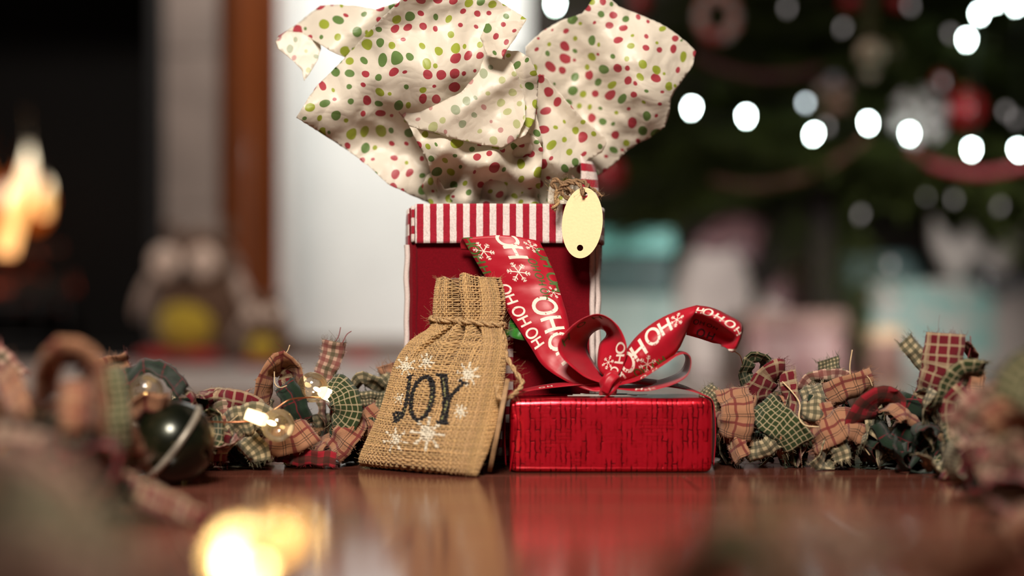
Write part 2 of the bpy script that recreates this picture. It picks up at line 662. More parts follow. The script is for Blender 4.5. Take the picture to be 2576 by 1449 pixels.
# wood floor
def wood(name, a, b, rough, grain_axis='x', var_by_obj=True, coat=0.0, spec=0.5, sc=1.0):
    m, nt, out = nmat(name)
    g = NT(nt)
    c = g.coord('Object')
    s3 = {'x': (3.0 * sc, 60.0 * sc, 60.0 * sc), 'z': (50.0 * sc, 50.0 * sc, 2.5 * sc)}[grain_axis]
    oi = g.n('ShaderNodeObjectInfo')
    off = g.n('ShaderNodeVectorMath', operation='ADD')
    nt.links.new(c, off.inputs[0])
    nt.links.new(oi.outputs['Location'], off.inputs[1])
    v = g.map(off.outputs[0], s3)
    f = g.noise(v, 1.0, 5, 0.6)
    col = g.ramp(f, [(0.25, a), (0.75, b)])
    if var_by_obj:
        col = g.mix(g.math('MULTIPLY', oi.outputs['Random'], 0.45), col, tuple(x * 0.45 for x in a))
    rgh = g.math('MULTIPLY_ADD', f, 0.10, rough)
    g.bsdf(out, col, rgh, 0, g.bump(f, 0.05, 0.0008), spec, coat)
    return m


M['floor'] = wood('varnished_red_brown_boards', (0.12, 0.036, 0.024), (0.23, 0.075, 0.050), 0.10)
M['mahogany'] = wood('polished_mahogany', (0.09, 0.020, 0.006), (0.32, 0.085, 0.020), 0.18, 'z', False, 0.8, 0.5, 0.4)
M['stone'] = simple('pale_grey_stone', (0.30, 0.24, 0.21), 0.55, 0, 0.12, 6)
M['hearth'] = simple('pale_hearth_stone', (0.52, 0.46, 0.44), 0.5, 0, 0.08, 5)
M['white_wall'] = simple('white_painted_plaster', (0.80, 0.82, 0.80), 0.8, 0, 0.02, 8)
M['dark_wall'] = simple('dark_brown_unlit_wall', (0.020, 0.014, 0.010), 0.9, 0, 0.1, 5)  # near-black colour carries the shade of the unlit wall behind the tree
M['base_wood'] = simple('stained_skirting_wood', (0.11, 0.045, 0.018), 0.5, 0, 0.15, 12)
M['black_iron'] = simple('black_cast_iron', (0.003, 0.003, 0.004), 0.5, 0, 0.2, 40)
M['soot'] = simple('sooty_firebrick', (0.0015, 0.001, 0.0008), 0.95, 0, 0.2, 20)

# ================================================================== THE SETTING
# floor: base, near boards one by one, far boards as one surface
fl = box_obj('floor', (-3.2, -0.5, -0.06), (3.2, 6.0, -0.0035), M['floor'])
tag(fl, 'dark red-brown varnished wooden floor', None, None, 'structure')
PW, PLEN = 0.092, 0.86
pm = MB()
pm.box((0, 0, -0.02), (PLEN - 0.0012, PW - 0.0012, 0))
proto = pm.obj('plank', M['floor'], None, smooth=False)
bevel(proto, 0.0009, 1)
COL.objects.unlink(proto)
row = 0
y = 0.16
while y < 2.24:
    half = 0.40 * y + 0.35
    x = -half - random.random() * PLEN
    while x < half:
        o = proto.copy()
        o.location = (x, y, 0)
        link(o, fl)
        o.matrix_parent_inverse = Matrix()
        x += PLEN
    y += PW
    row += 1
far = box_obj('far_boards', (-3.2, y + 0.0005, -0.0035), (3.2, 6.0, 0.0), M['floor'], fl)
tag(far, kind='stuff')
bpy.data.objects.remove(proto)

hs = box_obj('hearth_slab', (-3.0, 2.35, 0.0002), (0.34, 4.66, 0.008), M['hearth'], None, 0.002)
tag(hs, 'pale stone hearth slab on the floor before the fireplace', None, None, 'structure')

wb = box_obj('wall_back', (-0.86, 5.0, 0.0), (0.06, 5.12, 2.7), M['white_wall'])
tag(wb, 'plain white wall behind the gift bag', None, None, 'structure')
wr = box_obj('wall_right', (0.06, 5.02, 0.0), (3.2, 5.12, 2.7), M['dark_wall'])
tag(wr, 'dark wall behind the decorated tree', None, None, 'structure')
bb = MB()
prof = [(0, 0), (0.018, 0), (0.018, 0.055), (0.012, 0.065), (0.010, 0.074), (0, 0.074)]
V = [(-0.86, 5.0 - a, b) for a, b in prof] + [(0.06, 5.0 - a, b) for a, b in prof]
n = len(prof)
bb.add(V, [(i, (i + 1) % n, (i + 1) % n + n, i + n) for i in range(n)] + [tuple(range(n)), tuple(range(n, 2 * n))])
tag(bb.obj('baseboard_back', M['base_wood'], None, False), 'brown wooden skirting board along the white wall', None, None, 'structure')

# fireplace surround (stone leg, polished wood pilaster) and chimney face
YS = 4.20
xs0, xs1, xs2 = (412 - CX) * YS / F, (550 - CX) * YS / F, (704 - CX) * YS / F
st = thing('trim_1', 'pale grey stone leg of the fireplace surround', None, (xs0, YS, 0))
st['kind'] = 'structure'
zz = 0.008
for hgt in (0.46, 0.46, 0.46, 0.46, 0.46):
    box_obj('stone_block', (xs0, YS, zz), (xs1 - 0.002, YS + 0.30, zz + hgt - 0.003), M['stone'], st, 0.004)
    zz += hgt
pil = MB()
pr = []
wx = xs2 - xs1
pr.append((xs1, YS + 0.05))
for i in range(13):                                    # rounded column on the left half
    a = PI * (1 - i / 12)
    pr.append((xs1 + 0.075 * wx / 0.168 + 0.055 * math.cos(a) + 0.004, YS + 0.02 - 0.055 * math.sin(a)))
pr += [(xs1 + wx * 0.80, YS + 0.02), (xs1 + wx * 0.80, YS - 0.012), (xs2, YS - 0.012), (xs2, YS + 0.30), (xs1, YS + 0.30)]
n = len(pr)
V = [(a, b, 0.008) for a, b in pr] + [(a, b, 2.4) for a, b in pr]
pil.add(V, [(i, (i + 1) % n, (i + 1) % n + n, i + n) for i in range(n)])
tag(pil.obj('trim_2', M['mahogany'], None, False), 'polished brown wooden pilaster beside the white wall', None, None, 'structure')
box_obj('plinth_cap', (xs1 - 0.004, YS - 0.06, 2.30), (xs2 + 0.004, YS + 0.3, 2.42), M['mahogany'], bpy.data.objects['trim_2'], 0.004)

fb = thing('fireplace', 'black cast iron fireplace with an open dark firebox', 'fireplace', (-1.7, YS + 0.2, 0.008))
xf = xs0 - 0.004
box_obj('firebox_back', (-2.4, YS + 0.60, 0.008), (xf, YS + 0.64, 1.365), M['soot'], fb)
box_obj('firebox_cheek', (xf - 0.04, YS + 0.06, 0.008), (xf, YS + 0.60, 1.365), M['soot'], fb)
box_obj('firebox_floor', (-2.4, YS + 0.06, 0.008), (xf - 0.04, YS + 0.60, 0.05), M['soot'], fb)
box_obj('firebox_roof', (-2.4, YS + 0.06, 1.30), (xf - 0.04, YS + 0.60, 1.36), M['soot'], fb)
fr_ = MB()
fr_.box((xf - 0.045, YS + 0.0, 0.008), (xf, YS + 0.06, 1.365))
o = fr_.obj('iron_frame', M['black_iron'], fb, False)
bevel(o, 0.008, 2)
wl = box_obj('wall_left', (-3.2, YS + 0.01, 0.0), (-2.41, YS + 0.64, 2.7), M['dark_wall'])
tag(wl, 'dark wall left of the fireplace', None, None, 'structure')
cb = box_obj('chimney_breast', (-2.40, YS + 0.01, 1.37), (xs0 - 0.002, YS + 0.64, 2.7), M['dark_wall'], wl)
# iron basket bars
gr = thing('fire_grate', 'black iron fire basket holding the burning logs', 'grate', (-1.6, YS + 0.3, 0.05))
for i in range(9):
    xx = -2.05 + i * 0.085
    mb = MB()
    mb.tube([(xx, YS + 0.16, 0.05), (xx, YS + 0.16, 0.20)], 0.008, 8)
    mb.obj('bar', M['black_iron'], gr)
for zz in (0.07, 0.185):
    mb = MB()
    mb.tube([(-2.10, YS + 0.16, zz), (-1.34, YS + 0.16, zz)], 0.009, 8)
    mb.obj('rail', M['black_iron'], gr)

# burning logs
m, nt, out = nmat('charred_log')
g = NT(nt)
c = g.coord('Object')
f = g.noise(c, 14, 4, 0.7)
glow = g.ramp(f, [(0.56, (0, 0, 0)), (0.70, (1, 1, 1))])
g.bsdf(out, g.ramp(f, [(0.3, (0.004, 0.003, 0.002)), (0.7, (0.03, 0.018, 0.012))]), 0.9, emit=(1.0, 0.10, 0.03), estr=g.math('MULTIPLY', glow, 0.55))
M['log'] = m
for k, (a, b, r) in enumerate([((-2.0, YS + 0.24, 0.25), (-1.40, YS + 0.28, 0.22), 0.055), ((-1.95, YS + 0.42, 0.26), (-1.42, YS + 0.41, 0.25), 0.05),
                               ((-1.85, YS + 0.28, 0.352), (-1.45, YS + 0.38, 0.345), 0.042)]):
    a, b = Vector(a), Vector(b)
    pts = [a.lerp(b, i / 11) + Vector((0, 0.006 * math.sin(i * 1.7 + k), 0.006 * math.cos(i * 2.1 + k))) for i in range(12)]
    mb = MB()
    mb.tube(pts, r, 14, r * 0.88)
    o = mb.obj('log', M['log'])
    tag(o, ['charred front log glowing red in the fire basket', 'charred rear log behind the flames', 'top log lying across the burning pile'][k], 'log', 'logs on the fire')

# flames
m, nt, out = nmat('flame')
g = NT(nt)
uv = g.coord('UV')
sep = g.n('ShaderNodeSeparateXYZ')
nt.links.new(uv, sep.inputs[0])
col = g.ramp(sep.outputs[1], [(0.0, (1.0, 0.45, 0.16)), (0.35, (1.0, 0.55, 0.16)), (0.7, (1.0, 0.85, 0.6)), (1.0, (1.0, 0.42, 0.12))])
stn = g.ramp(sep.outputs[1], [(0.0, (0.8, 0.8, 0.8)), (0.3, (0.5, 0.5, 0.5)), (0.65, (0.9, 0.9, 0.9)), (1.0, (0.3, 0.3, 0.3))])
em = g.n('ShaderNodeEmission')
nt.links.new(col, em.inputs[0])
nt.links.new(g.math('MULTIPLY', stn, 3.4), em.inputs[1])
nt.links.new(em.outputs[0], out.inputs[0])
M['flame'] = m
m2 = emission('orange_flame', (1.0, 0.18, 0.02), 0.45)
M['flame_o'] = m2
fire = thing('fire', 'bright yellow and orange log fire burning in the fireplace', 'fire', (-1.65, YS + 0.3, 0.3))


def flame(pts, rad, mat):
    C = catmull(pts, 18)
    mb = MB()
    V, UV = [], []
    for i, p in enumerate(C):
        t = i / 17
        r = rad * (math.sin(PI * min(1, t * 1.15 + 0.12)) ** 0.8 * (1 - t) ** 0.35 + 0.004)
        for k in range(12):
            a = 2 * PI * k / 12
            V.append(p + Vector((r * math.cos(a), 0.6 * r * math.sin(a), 0)))
            UV.append((k / 12, t))
    mb.add(V, grid_faces(18, 12, True), UV)
    return mb.obj('flame', mat, fire, True, True)


YF = YS + 0.3
flame([P(22, 640, YF), P(30, 560, YF), P(52, 500, YF), P(72, 400, YF), P(66, 268, YF)], 0.040, M['flame'])
flame([P(10, 640, YF), P(8, 560, YF), P(22, 480, YF), P(20, 400, YF)], 0.038, M['flame'])
flame([P(112, 545, YF), P(108, 500, YF), P(118, 460, YF), P(108, 415, YF)], 0.024, M['flame'])
flame([P(60, 560, YF + .05), P(64, 500, YF + .05), P(58, 440, YF + .05), P(40, 370, YF + .05)], 0.10, M['flame_o'])
flame([P(-30, 620, YF), P(-25, 540, YF), P(-40, 450, YF), P(-20, 330, YF)], 0.07, M['flame_o'])
flame([P(85, 580, YF + .03), P(95, 540, YF + .03), P(88, 500, YF + .03), P(100, 455, YF + .03)], 0.045, M['flame_o'])

# ================================================================== FELT GIFT BAG
YB = 1.092
KB = YB / F
bag = thing('felt_gift_bag', 'red felt gift bag with a red and white striped cuff', 'gift bag', (0, YB, 0))
BD = 0.068                                            # depth of the bag


def bx(px):
    return (px - CX) * KB


def bz(py):
    return CH - (py - HZ) * KB


def panel(name, x0, x1, z0, z1, yfun, mat, parent, nx=30, nz=30, th=0.002):
    V = []
    for i in range(nz):
        for j in range(nx):
            x = x0 + (x1 - x0) * j / (nx - 1)
            z = z0 + (z1 - z0) * i / (nz - 1)
            V.append((x, yfun(x, z), z))
    o = mesh_obj(name, V, grid_faces(nz, nx), mat, parent)
    return solidify(o, th)


def wob(x, z, s=25, a=0.0016):
    return a * noise.noise(Vector((x * s, 3.1, z * s)))


xl, xr = bx(1030), bx(1497)
zt = bz(518)
panel('front_panel', xl, xr, 0.001, zt - 0.002, lambda x, z: YB - 0.004 * math.cos((x - (xl + xr) / 2) / (xr - xl) * PI) * math.sin(min(1, z / 0.12) * PI / 2) + wob(x, z), M['red_felt'], bag)
panel('back_panel', xl + 0.003, xr - 0.003, 0.001, zt - 0.002, lambda x, z: YB + BD + wob(x, z), M['red_felt'], bag, 16, 16)
box_obj('bottom_panel', (xl, YB, 0.001), (xr, YB + BD, 0.003), M['red_felt'], bag)


def gusset(sx, name):
    V = []
    nz, ny = 30, 14
    for i in range(nz):
        z = 0.001 + (zt - 0.003) * i / (nz - 1)
        for j in range(ny):
            t = j / (ny - 1)
            b = 0.0065 * math.sin(PI * min(1, t * 1.15)) * (0.55 + 0.45 * math.sin(z * 40 + 1)) + 0.001
            x = (xr - 0.001 + b) if sx > 0 else (xl + 0.001 - b * 0.7)
            V.append((x, YB + 0.002 + BD * t, z))
    solidify(mesh_obj(name, V, grid_faces(nz, ny), M['gusset'], bag), 0.002)


gusset(1, 'side_panel')
gusset(-1, 'side_panel')
# white felt seam edges that stand proud of the corners
for s, xe in ((-1, xl), (1, xr)):
    V = []
    nz = 40
    for i in range(nz):
        z = 0.001 + (zt - 0.031) * i / (nz - 1)
        e = 0.0010 * noise.noise(Vector((s * 7, 1, z * 60)))
        for (dx, dy) in ((0.0, -0.0045), (0.0026, -0.0052), (0.0042, -0.002), (0.0036, 0.004), (0.0, 0.005)):
            V.append((xe + s * (dx + e), YB + dy + 0.002, z))
    mesh_obj('seam_edge', V, grid_faces(nz, 5, True), M['white_felt'], bag)
    if s > 0:
        V = []
        for i in range(nz):
            z = 0.001 + (zt - 0.031) * i / (nz - 1)
            e = 0.0009 * noise.noise(Vector((9, 1, z * 70)))
            for k in range(6):
                a = 2 * PI * k / 6
                V.append((xe - 0.0022 + 0.0022 * math.cos(a) + e, YB - 0.0035 + 0.002 * math.sin(a), z))
        mesh_obj('piping', V, grid_faces(nz, 6, True), M['white_felt'], bag)
# pressed crease down the left of the front
V = []
for i in range(40):
    z = 0.004 + (zt - 0.034) * i / 39
    e = 0.0006 * noise.noise(Vector((4, 1, z * 50)))
    for (dx, dy) in ((0, 0), (0.0012, -0.0016), (0.0035, -0.0018), (0.0046, 0)):
        V.append((xl + 0.0015 + dx + e, YB - 0.0022 + dy, z))
mesh_obj('seam', V, grid_faces(40, 4), M['red_felt'], bag)

# striped cuff (front, sides, back)
zc0, zc1 = bz(613), bz(515)
cx0, cx1 = bx(1046), bx(1499)


def cuff_y(x, z):
    return YB - 0.0056 - 0.0025 * math.cos((x - (xl + xr) / 2) / (xr - xl) * PI) + wob(x, z, 40, 0.0009)


panel('cuff', cx0, cx1, zc0, zc1, cuff_y, M['cuff'], bag, 50, 14, 0.0022)
V = []
for i in range(12):
    z = zc0 + 0.001 + (zc1 - 0.0025 - zc0) * i / 11
    for j in range(10):
        t = j / 9
        V.append((xl - 0.0015 - 0.003 * math.sin(PI * t) + (1 - t) * 0.0050, YB - 0.0075 + (BD + 0.006) * t, z))
solidify(mesh_obj('cuff_side', V, grid_faces(12, 10), M['strap'], bag), 0.002)
V = []
for i in range(12):
    z = zc0 + 0.001 + (zc1 - 0.0025 - zc0) * i / 11
    for j in range(10):
        t = j / 9
        V.append((xr + 0.002 + 0.006 * math.sin(PI * t), YB - 0.005 + (BD + 0.006) * t, z))
solidify(mesh_obj('cuff_side', V, grid_faces(12, 10), M['strap'], bag), 0.002)
panel('cuff_back', xl, xr, zc0, zc1 - 0.001, lambda x, z: YB + BD + 0.004, M['cuff'], bag, 16, 4, 0.002)

# carrying strap: rises at the right end, bends back and left over the mouth
C = catmull([(0.0595, YB + 0.012, zc1 - 0.03), (0.0600, YB + 0.013, zc1 + 0.005), (0.0585, YB + 0.016, zc1 + 0.034), (0.046, YB + 0.034, zc1 + 0.058),
             (0.010, YB + 0.05, zc1 + 0.070), (-0.030, YB + 0.05, zc1 + 0.052), (-0.048, YB + 0.045, zc1 + 0.01), (-0.048, YB + 0.04, zc1 - 0.03)], 50)
V = []
for i, p in enumerate(C):
    t = (C[min(49, i + 1)] - C[max(0, i - 1)]).normalized()
    side = Vector((0.93, 0.35, 0)) if i < 12 else Vector((0.3, 1, 0))
    k = min(1, max(0, (i - 6) / 12))
    side = Vector((1.0, 0.25, 0)).lerp(Vector((0.0, 1.0, 0)), k)
    side = (side - t * side.dot(t)).normalized()
    for j in range(4):
        V.append(p + side * (0.0150 * (j / 3 - 0.5)))
solidify(mesh_obj('handle', V, grid_faces(50, 4), M['strap'], bag), 0.002)
# vertical striped band on the front
panel('front_band', bx(1216), bx(1291), 0.002, bz(735), lambda x, z: YB - 0.0085, M['strap'], bag, 6, 20, 0.0016)


# ------------------------------------------------------------------ ribbons
class Rib:
    def __init__(s, rails, n=60, m=9, world=False):
        R = [catmull([(Vector(p) if world else P(*p)) for p in r], n) for r in rails]
        s.n, s.m = n, m
        s.G = [catmull([r[i] for r in R], m) for i in range(n)]
        if not world:
            for i in range(n):
                for j in range(m):
                    q = s.G[i][j]
                    s.G[i][j] = q + Vector((0, 1, 0)) * (0.0011 * noise.noise(q * 130) + 0.0005 * noise.noise(q * 330)) * min(1, i / 4, (n - 1 - i) / 4)
        s.S = [0.0]
        for i in range(1, n):
            s.S.append(s.S[-1] + (sum(((s.G[i][j] - s.G[i - 1][j]).length) for j in range(m)) / m))
        s.W = [sum((row[j + 1] - row[j]).length for j in range(m - 1)) for row in s.G]

    def pt(s, d, v):
        d = min(max(d, 0.0), s.S[-1] - 1e-7)
        i = 0
        lo, hi = 0, s.n - 1
        while hi - lo > 1:
            mid = (lo + hi) // 2
            if s.S[mid] <= d:
                lo = mid
            else:
                hi = mid
        i = lo
        t = (d - s.S[i]) / max(1e-9, s.S[i + 1] - s.S[i])
        v = min(max(v, 0.0), 1.0) * (s.m - 1)
        j = min(int(v), s.m - 2)
        q = v - j
        a = s.G[i][j].lerp(s.G[i][j + 1], q)
        b = s.G[i + 1][j].lerp(s.G[i + 1][j + 1], q)
        nrm = (s.G[i + 1][j] - s.G[i][j]).cross(s.G[i][j + 1] - s.G[i][j])
        return a.lerp(b, t), (nrm.normalized() if nrm.length > 1e-12 else Vector((0, -1, 0)))

    def obj(s, name, mat, parent, th=0.0004):
        V = [p for row in s.G for p in row]
        uv = [(s.S[i] * 100, j / (s.m - 1) * 4) for i in range(s.n) for j in range(s.m)]
        return solidify(mesh_obj(name, V, grid_faces(s.n, s.m), mat, parent, uv), th)


def glyph(ch):
    """strokes in a box about 1 high, centred on 0"""
    if ch == 'H':
        return [[(-.3, -.5), (-.3, .5)], [(.3, -.5), (.3, .5)], [(-.3, 0), (.3, 0)]]
    if ch == 'O':
        return [[(.38 * math.cos(2 * PI * k / 20), .5 * math.sin(2 * PI * k / 20)) for k in range(21)]]
    if ch == '*':
        st = []
        for k in range(6):
            a = PI / 3 * k
            d = Vector((math.cos(a), math.sin(a)))
            st.append([(0, 0), tuple(d * .5)])
            for q, l in ((.28, .14), (.40, .11)):
                for sg in (-1, 1):
                    e = Vector((math.cos(a + sg * .9), math.sin(a + sg * .9)))
                    st.append([tuple(d * q), tuple(d * q + e * l)])
        return st
    return []


def letters(rib, items, parent, name, mat, sign=1, lift=0.0003, wid=0.17):
    """items: (char, s cm, v 0..1, size cm, rot deg)"""
    mb = MB()
    for ch, sc, v, size, rot in items:
        for st in glyph(ch):
            w = size * (wid if ch != '*' else 0.044)
            pts = []
            for a, b in zip(st[:-1], st[1:]):
                nn = max(1, int(math.hypot((b[0] - a[0]), (b[1] - a[1])) * size / 0.14))
                for q in range(nn):
                    pts.append((a[0] + (b[0] - a[0]) * q / nn, a[1] + (b[1] - a[1]) * q / nn))
            pts.append(st[-1])
            ro = math.radians(rot)
            cs, sn = math.cos(ro), math.sin(ro)
            pp = [((x * cs - y * sn) * size, (x * sn + y * cs) * size) for x, y in pts]
            V = []
            ok = True
            for i, (x, y) in enumerate(pp):
                x0, y0 = pp[max(0, i - 1)]
                x1, y1 = pp[min(len(pp) - 1, i + 1)]
                if ch == 'O' and i in (0, len(pp) - 1):
                    x0, y0 = pp[-2]
                    x1, y1 = pp[1]
                L = math.hypot(x1 - x0, y1 - y0) or 1
                nx, ny = -(y1 - y0) / L * w / 2, (x1 - x0) / L * w / 2
                for q in (-1, 0, 1):
                    S_ = (sc + x + nx * q) / 100
                    # width at that place turns cm into 0..1
                    ii = min(rib.n - 1, max(0, int(S_ / rib.S[-1] * (rib.n - 1))))
                    vv = v + (y + ny * q) / 100 / max(0.004, rib.W[ii])
                    if vv < -0.02 or vv > 1.02 or S_ < 0 or S_ > rib.S[-1]:
                        ok = False
                    p, nr = rib.pt(S_, vv)
                    V.append(p + nr * (lift * sign))
            mb.add(V, grid_faces(len(pp), 3))
    if mb.V:
        return tag(mb.obj(name, mat, parent), kind='stuff')


# ================================================================== RED FOIL GIFT BOX
YG = 1.008
bxl, bxr = P(1281, 1000, YG).x, P(1795, 1000, YG).x
gz = CH - (1002 - HZ) * YG / F
GD = 0.080
gift = thing('foil_gift_box', 'flat gift box wrapped in embossed red foil, tied with a ribbon bow', 'gift box', ((bxl + bxr) / 2, YG + GD / 2, 0))
V = []
NXg, NYg = 40, 22
# rounded, slightly pillowed wrap: superellipsoid-ish box
bm = bmesh.new()
bmesh.ops.create_cube(bm, size=1)
bmesh.ops.subdivide_edges(bm, edges=bm.edges, cuts=9, use_grid_fill=True)
for v in bm.verts:
    x, y, z = v.co * 2
    px_ = 1 - 0.012 * (abs(z) ** 4) - 0.006 * abs(y) ** 4
    pz_ = 1 - 0.012 * (x * x)
    wv_ = noise.noise(Vector((x * 3, y * 3, z * 2))) * 0.006
    v.co = Vector((x * px_ + wv_ * 0.5, y * (1 - 0.02 * abs(z) ** 4), z * pz_ + (0.01 * math.sin(x * 9) if z > 0.9 else 0)))
me = bpy.data.meshes.new('wrapped_body')
for v in bm.verts:
    v.co = Vector(((bxl + bxr) / 2 + v.co.x * (bxr - bxl) / 2, YG + GD / 2 + v.co.y * GD / 2, gz / 2 + v.co.z * gz / 2))
for f_ in bm.faces:
    f_.smooth = True
bm.to_mesh(me)
bm.free()
me.materials.append(M['foil'])
o = link(bpy.data.objects.new('wrapped_body', me), gift)
bevel(o, 0.0042, 4)
# folded foil flap down the left corner
fp = Rib([[(1284, 1012, YG - .001), (1290, 1075, YG - .0022), (1282, 1186, YG - .001)], [(1296, 1012, YG - .0012), (1301, 1080, YG - .0030), (1284, 1187, YG - .001)]], 20, 4)
fp.obj('wrap_fold', M['foil'], gift, 0.0003)

ktop = 1.035
KN = (1535, 966, ktop)
# R1 broad tail thrown up and left against the bag
r1 = Rib([
    [(1163, 598, 1.071), (1196, 655, 1.071), (1232, 715, 1.069), (1282, 792, 1.064), (1334, 872, 1.055), (1368, 922, 1.046), (1430, 962, 1.038), (1490, 984, 1.030), (1528, 982, 1.028)],
    [(1270, 592, 1.066), (1305, 655, 1.062), (1342, 722, 1.060), (1368, 790, 1.056), (1392, 850, 1.050), (1420, 905, 1.044), (1460, 945, 1.038), (1500, 968, 1.034), (1530, 970, 1.031)],
    [(1357, 606, 1.069), (1392, 680, 1.066), (1412, 745, 1.062), (1428, 800, 1.058), (1436, 850, 1.053), (1452, 900, 1.047), (1482, 935, 1.041), (1512, 955, 1.037), (1534, 960, 1.034)]], 80, 11)
bow = gift
r1.obj('ribbon_tail', M['satin_red'], gift)
letters(r1, [('O', 0.35, .55, 1.5, 0), ('H', 1.5, .57, 1.5, 0), ('O', 6.2, .64, 1.7, 0), ('H', 7.75, .66, 1.6, 0), ('O', 9.3, .68, 1.6, 0), ('H', 10.6, .72, 1.5, 0),
             ('*', 1.15, .17, 1.5, 10), ('*', 0.75, .84, 1.2, 0), ('*', 3.2, .47, 1.75, 12), ('*', 5.0, .88, 1.1, 20),
             ('O', 4.2, .16, .85, 0), ('H', 5.0, .16, .85, 0), ('O', 6.0, .17, .85, 0), ('H', 6.8, .17, .85, 0), ('O', 7.8, .18, .85, 0), ('H', 8.6, .19, .85, 0)],
        gift, 'white_print', M['print_white'], 1)
letters(r1, [('H', .25, .06, .8, 0), ('O', .95, .06, .8, 0), ('H', 1.7, .05, .8, 0), ('H', 2.5, .05, .7, 0),
             ('O', 2.3, .74, .62, 0), ('H', 2.9, .74, .62, 0), ('O', 3.6, .74, .6, 0), ('H', 4.2, .74, .6, 0), ('O', 4.95, .73, .55, 0), ('H', 5.5, .73, .5, 0),
             ('O', 1.25, .97, 1.1, 0), ('H', 2.2, .97, 1.1, 0), ('O', 3.6, .97, 1.1, 0), ('H', 4.5, .97, 1.1, 0)], gift, 'green_print', M['print_green'], 1)
# folded-over end behind its top
r1b = Rib([[(1163, 598, 1.071), (1158, 612, 1.077), (1160, 628, 1.079)], [(1357, 606, 1.069), (1352, 618, 1.077), (1340, 640, 1.079)]], 10, 9)
r1b.obj('ribbon_end', M['satin_red'], gift)

# R2 left loop
r2 = Rib([
    [(1524, 968, 1.030), (1462, 942, 1.022), (1404, 880, 1.020), (1436, 822, 1.020), (1500, 790, 1.022), (1550, 815, 1.020), (1576, 870, 1.020), (1566, 925, 1.024), (1538, 962, 1.030)],
    [(1527, 960, 1.036), (1478, 930, 1.040), (1450, 880, 1.044), (1470, 838, 1.046), (1508, 812, 1.048), (1538, 830, 1.046), (1540, 868, 1.034), (1530, 920, 1.034), (1533, 958, 1.036)],
    [(1529, 955, 1.042), (1502, 925, 1.052), (1478, 880, 1.058), (1484, 846, 1.062), (1510, 828, 1.064), (1528, 842, 1.062), (1508, 868, 1.044), (1505, 925, 1.038), (1530, 956, 1.040)]], 90, 9)
r2.obj('ribbon_loop', M['satin_red'], gift)
L2 = r2.S[-1] * 100
letters(r2, [('*', L2 * .88, .62, 1.1, 20), ('O', L2 * .80, .22, .9, 0), ('H', L2 * .86, .20, .8, 0), ('O', L2 * .93, .3, .7, 0)], gift, 'white_print', M['print_white'], 1)
letters(r2, [('H', L2 * .36, .16, .9, 30), ('O', L2 * .47, .2, .7, 0), ('H', L2 * .56, .2, .8, 0)], gift, 'green_print', M['print_green'], 1)
letters(r2, [('*', L2 * .88, .62, 1.1, 20), ('O', L2 * .80, .22, .9, 0), ('H', L2 * .86, .20, .8, 0), ('O', L2 * .93, .3, .7, 0)], gift, 'white_print', M['print_white'], -1)
letters(r2, [('H', L2 * .36, .16, .9, 30), ('O', L2 * .47, .2, .7, 0), ('H', L2 * .56, .2, .8, 0)], gift, 'green_print', M['print_green'], -1)

# R3 right tail
r3 = Rib([
    [(1542, 955, 1.034), (1562, 905, 1.030), (1598, 850, 1.026), (1650, 808, 1.024), (1705, 782, 1.026), (1752, 768, 1.030)],
    [(1548, 962, 1.032), (1580, 925, 1.022), (1622, 885, 1.016), (1670, 845, 1.014), (1712, 812, 1.018), (1748, 786, 1.024)],
    [(1552, 968, 1.034), (1600, 948, 1.026), (1650, 925, 1.022), (1700, 888, 1.022), (1722, 848, 1.026), (1738, 808, 1.030)]], 60, 9)
r3.obj('ribbon_tail', M['satin_red'], gift)
letters(r3, [('O', 1.9, .34, 1.45, 0), ('H', 3.1, .34, 1.4, 0), ('O', 4.5, .30, 1.3, 0), ('H', 5.6, .28, 1.2, 0), ('H', 0.7, .5, 1.0, 0), ('*', 3.1, .80, 1.4, 10), ('*', 6.6, .30, 1.2, 0)],
        gift, 'white_print', M['print_white'], -1)
letters(r3, [('O', 2.1, .88, .62, 0), ('H', 2.7, .90, .62, 0), ('O', 3.6, .93, .62, 0), ('H', 4.2, .94, .62, 0)], gift, 'green_print', M['print_green'], -1)
# its bent end: upper face + underside in one curled strip
r3b = Rib([
    [(1752, 768, 1.030), (1790, 774, 1.026), (1830, 792, 1.022), (1866, 816, 1.020), (1864, 850, 1.020), (1850, 884, 1.022)],
    [(1745, 782, 1.026), (1785, 793, 1.018), (1822, 816, 1.014), (1855, 845, 1.014), (1850, 866, 1.016), (1840, 886, 1.020)],
    [(1738, 800, 1.034), (1778, 818, 1.034), (1812, 838, 1.034), (1838, 856, 1.030), (1830, 870, 1.026), (1828, 876, 1.024)],
    [(1726, 842, 1.044), (1762, 852, 1.046), (1792, 862, 1.044), (1812, 866, 1.038), (1815, 872, 1.032), (1818, 870, 1.028)]], 40, 11)
r3b.obj('ribbon_end', M['satin_red'], gift)
letters(r3b, [('H', .4, .17, .6, 0), ('O', 1.0, .17, .75, 0), ('H', 1.8, .17, .7, 0), ('O', 2.6, .17, .7, 0), ('H', 3.3, .17, .6, 0), ('O', 4.9, .22, .95, 0)], gift, 'white_print', M['print_white'], -1, 0.0004)
letters(r3b, [('O', .5, .60, .5, 0), ('H', 1.0, .60, .5, 0), ('O', 1.6, .60, .5, 0), ('H', 2.1, .60, .5, 0), ('O', 1.2, .86, .8, 0), ('H', 2.1, .86, .8, 0)], gift, 'show_through_print', M['print_dark'], -1, 0.0004)

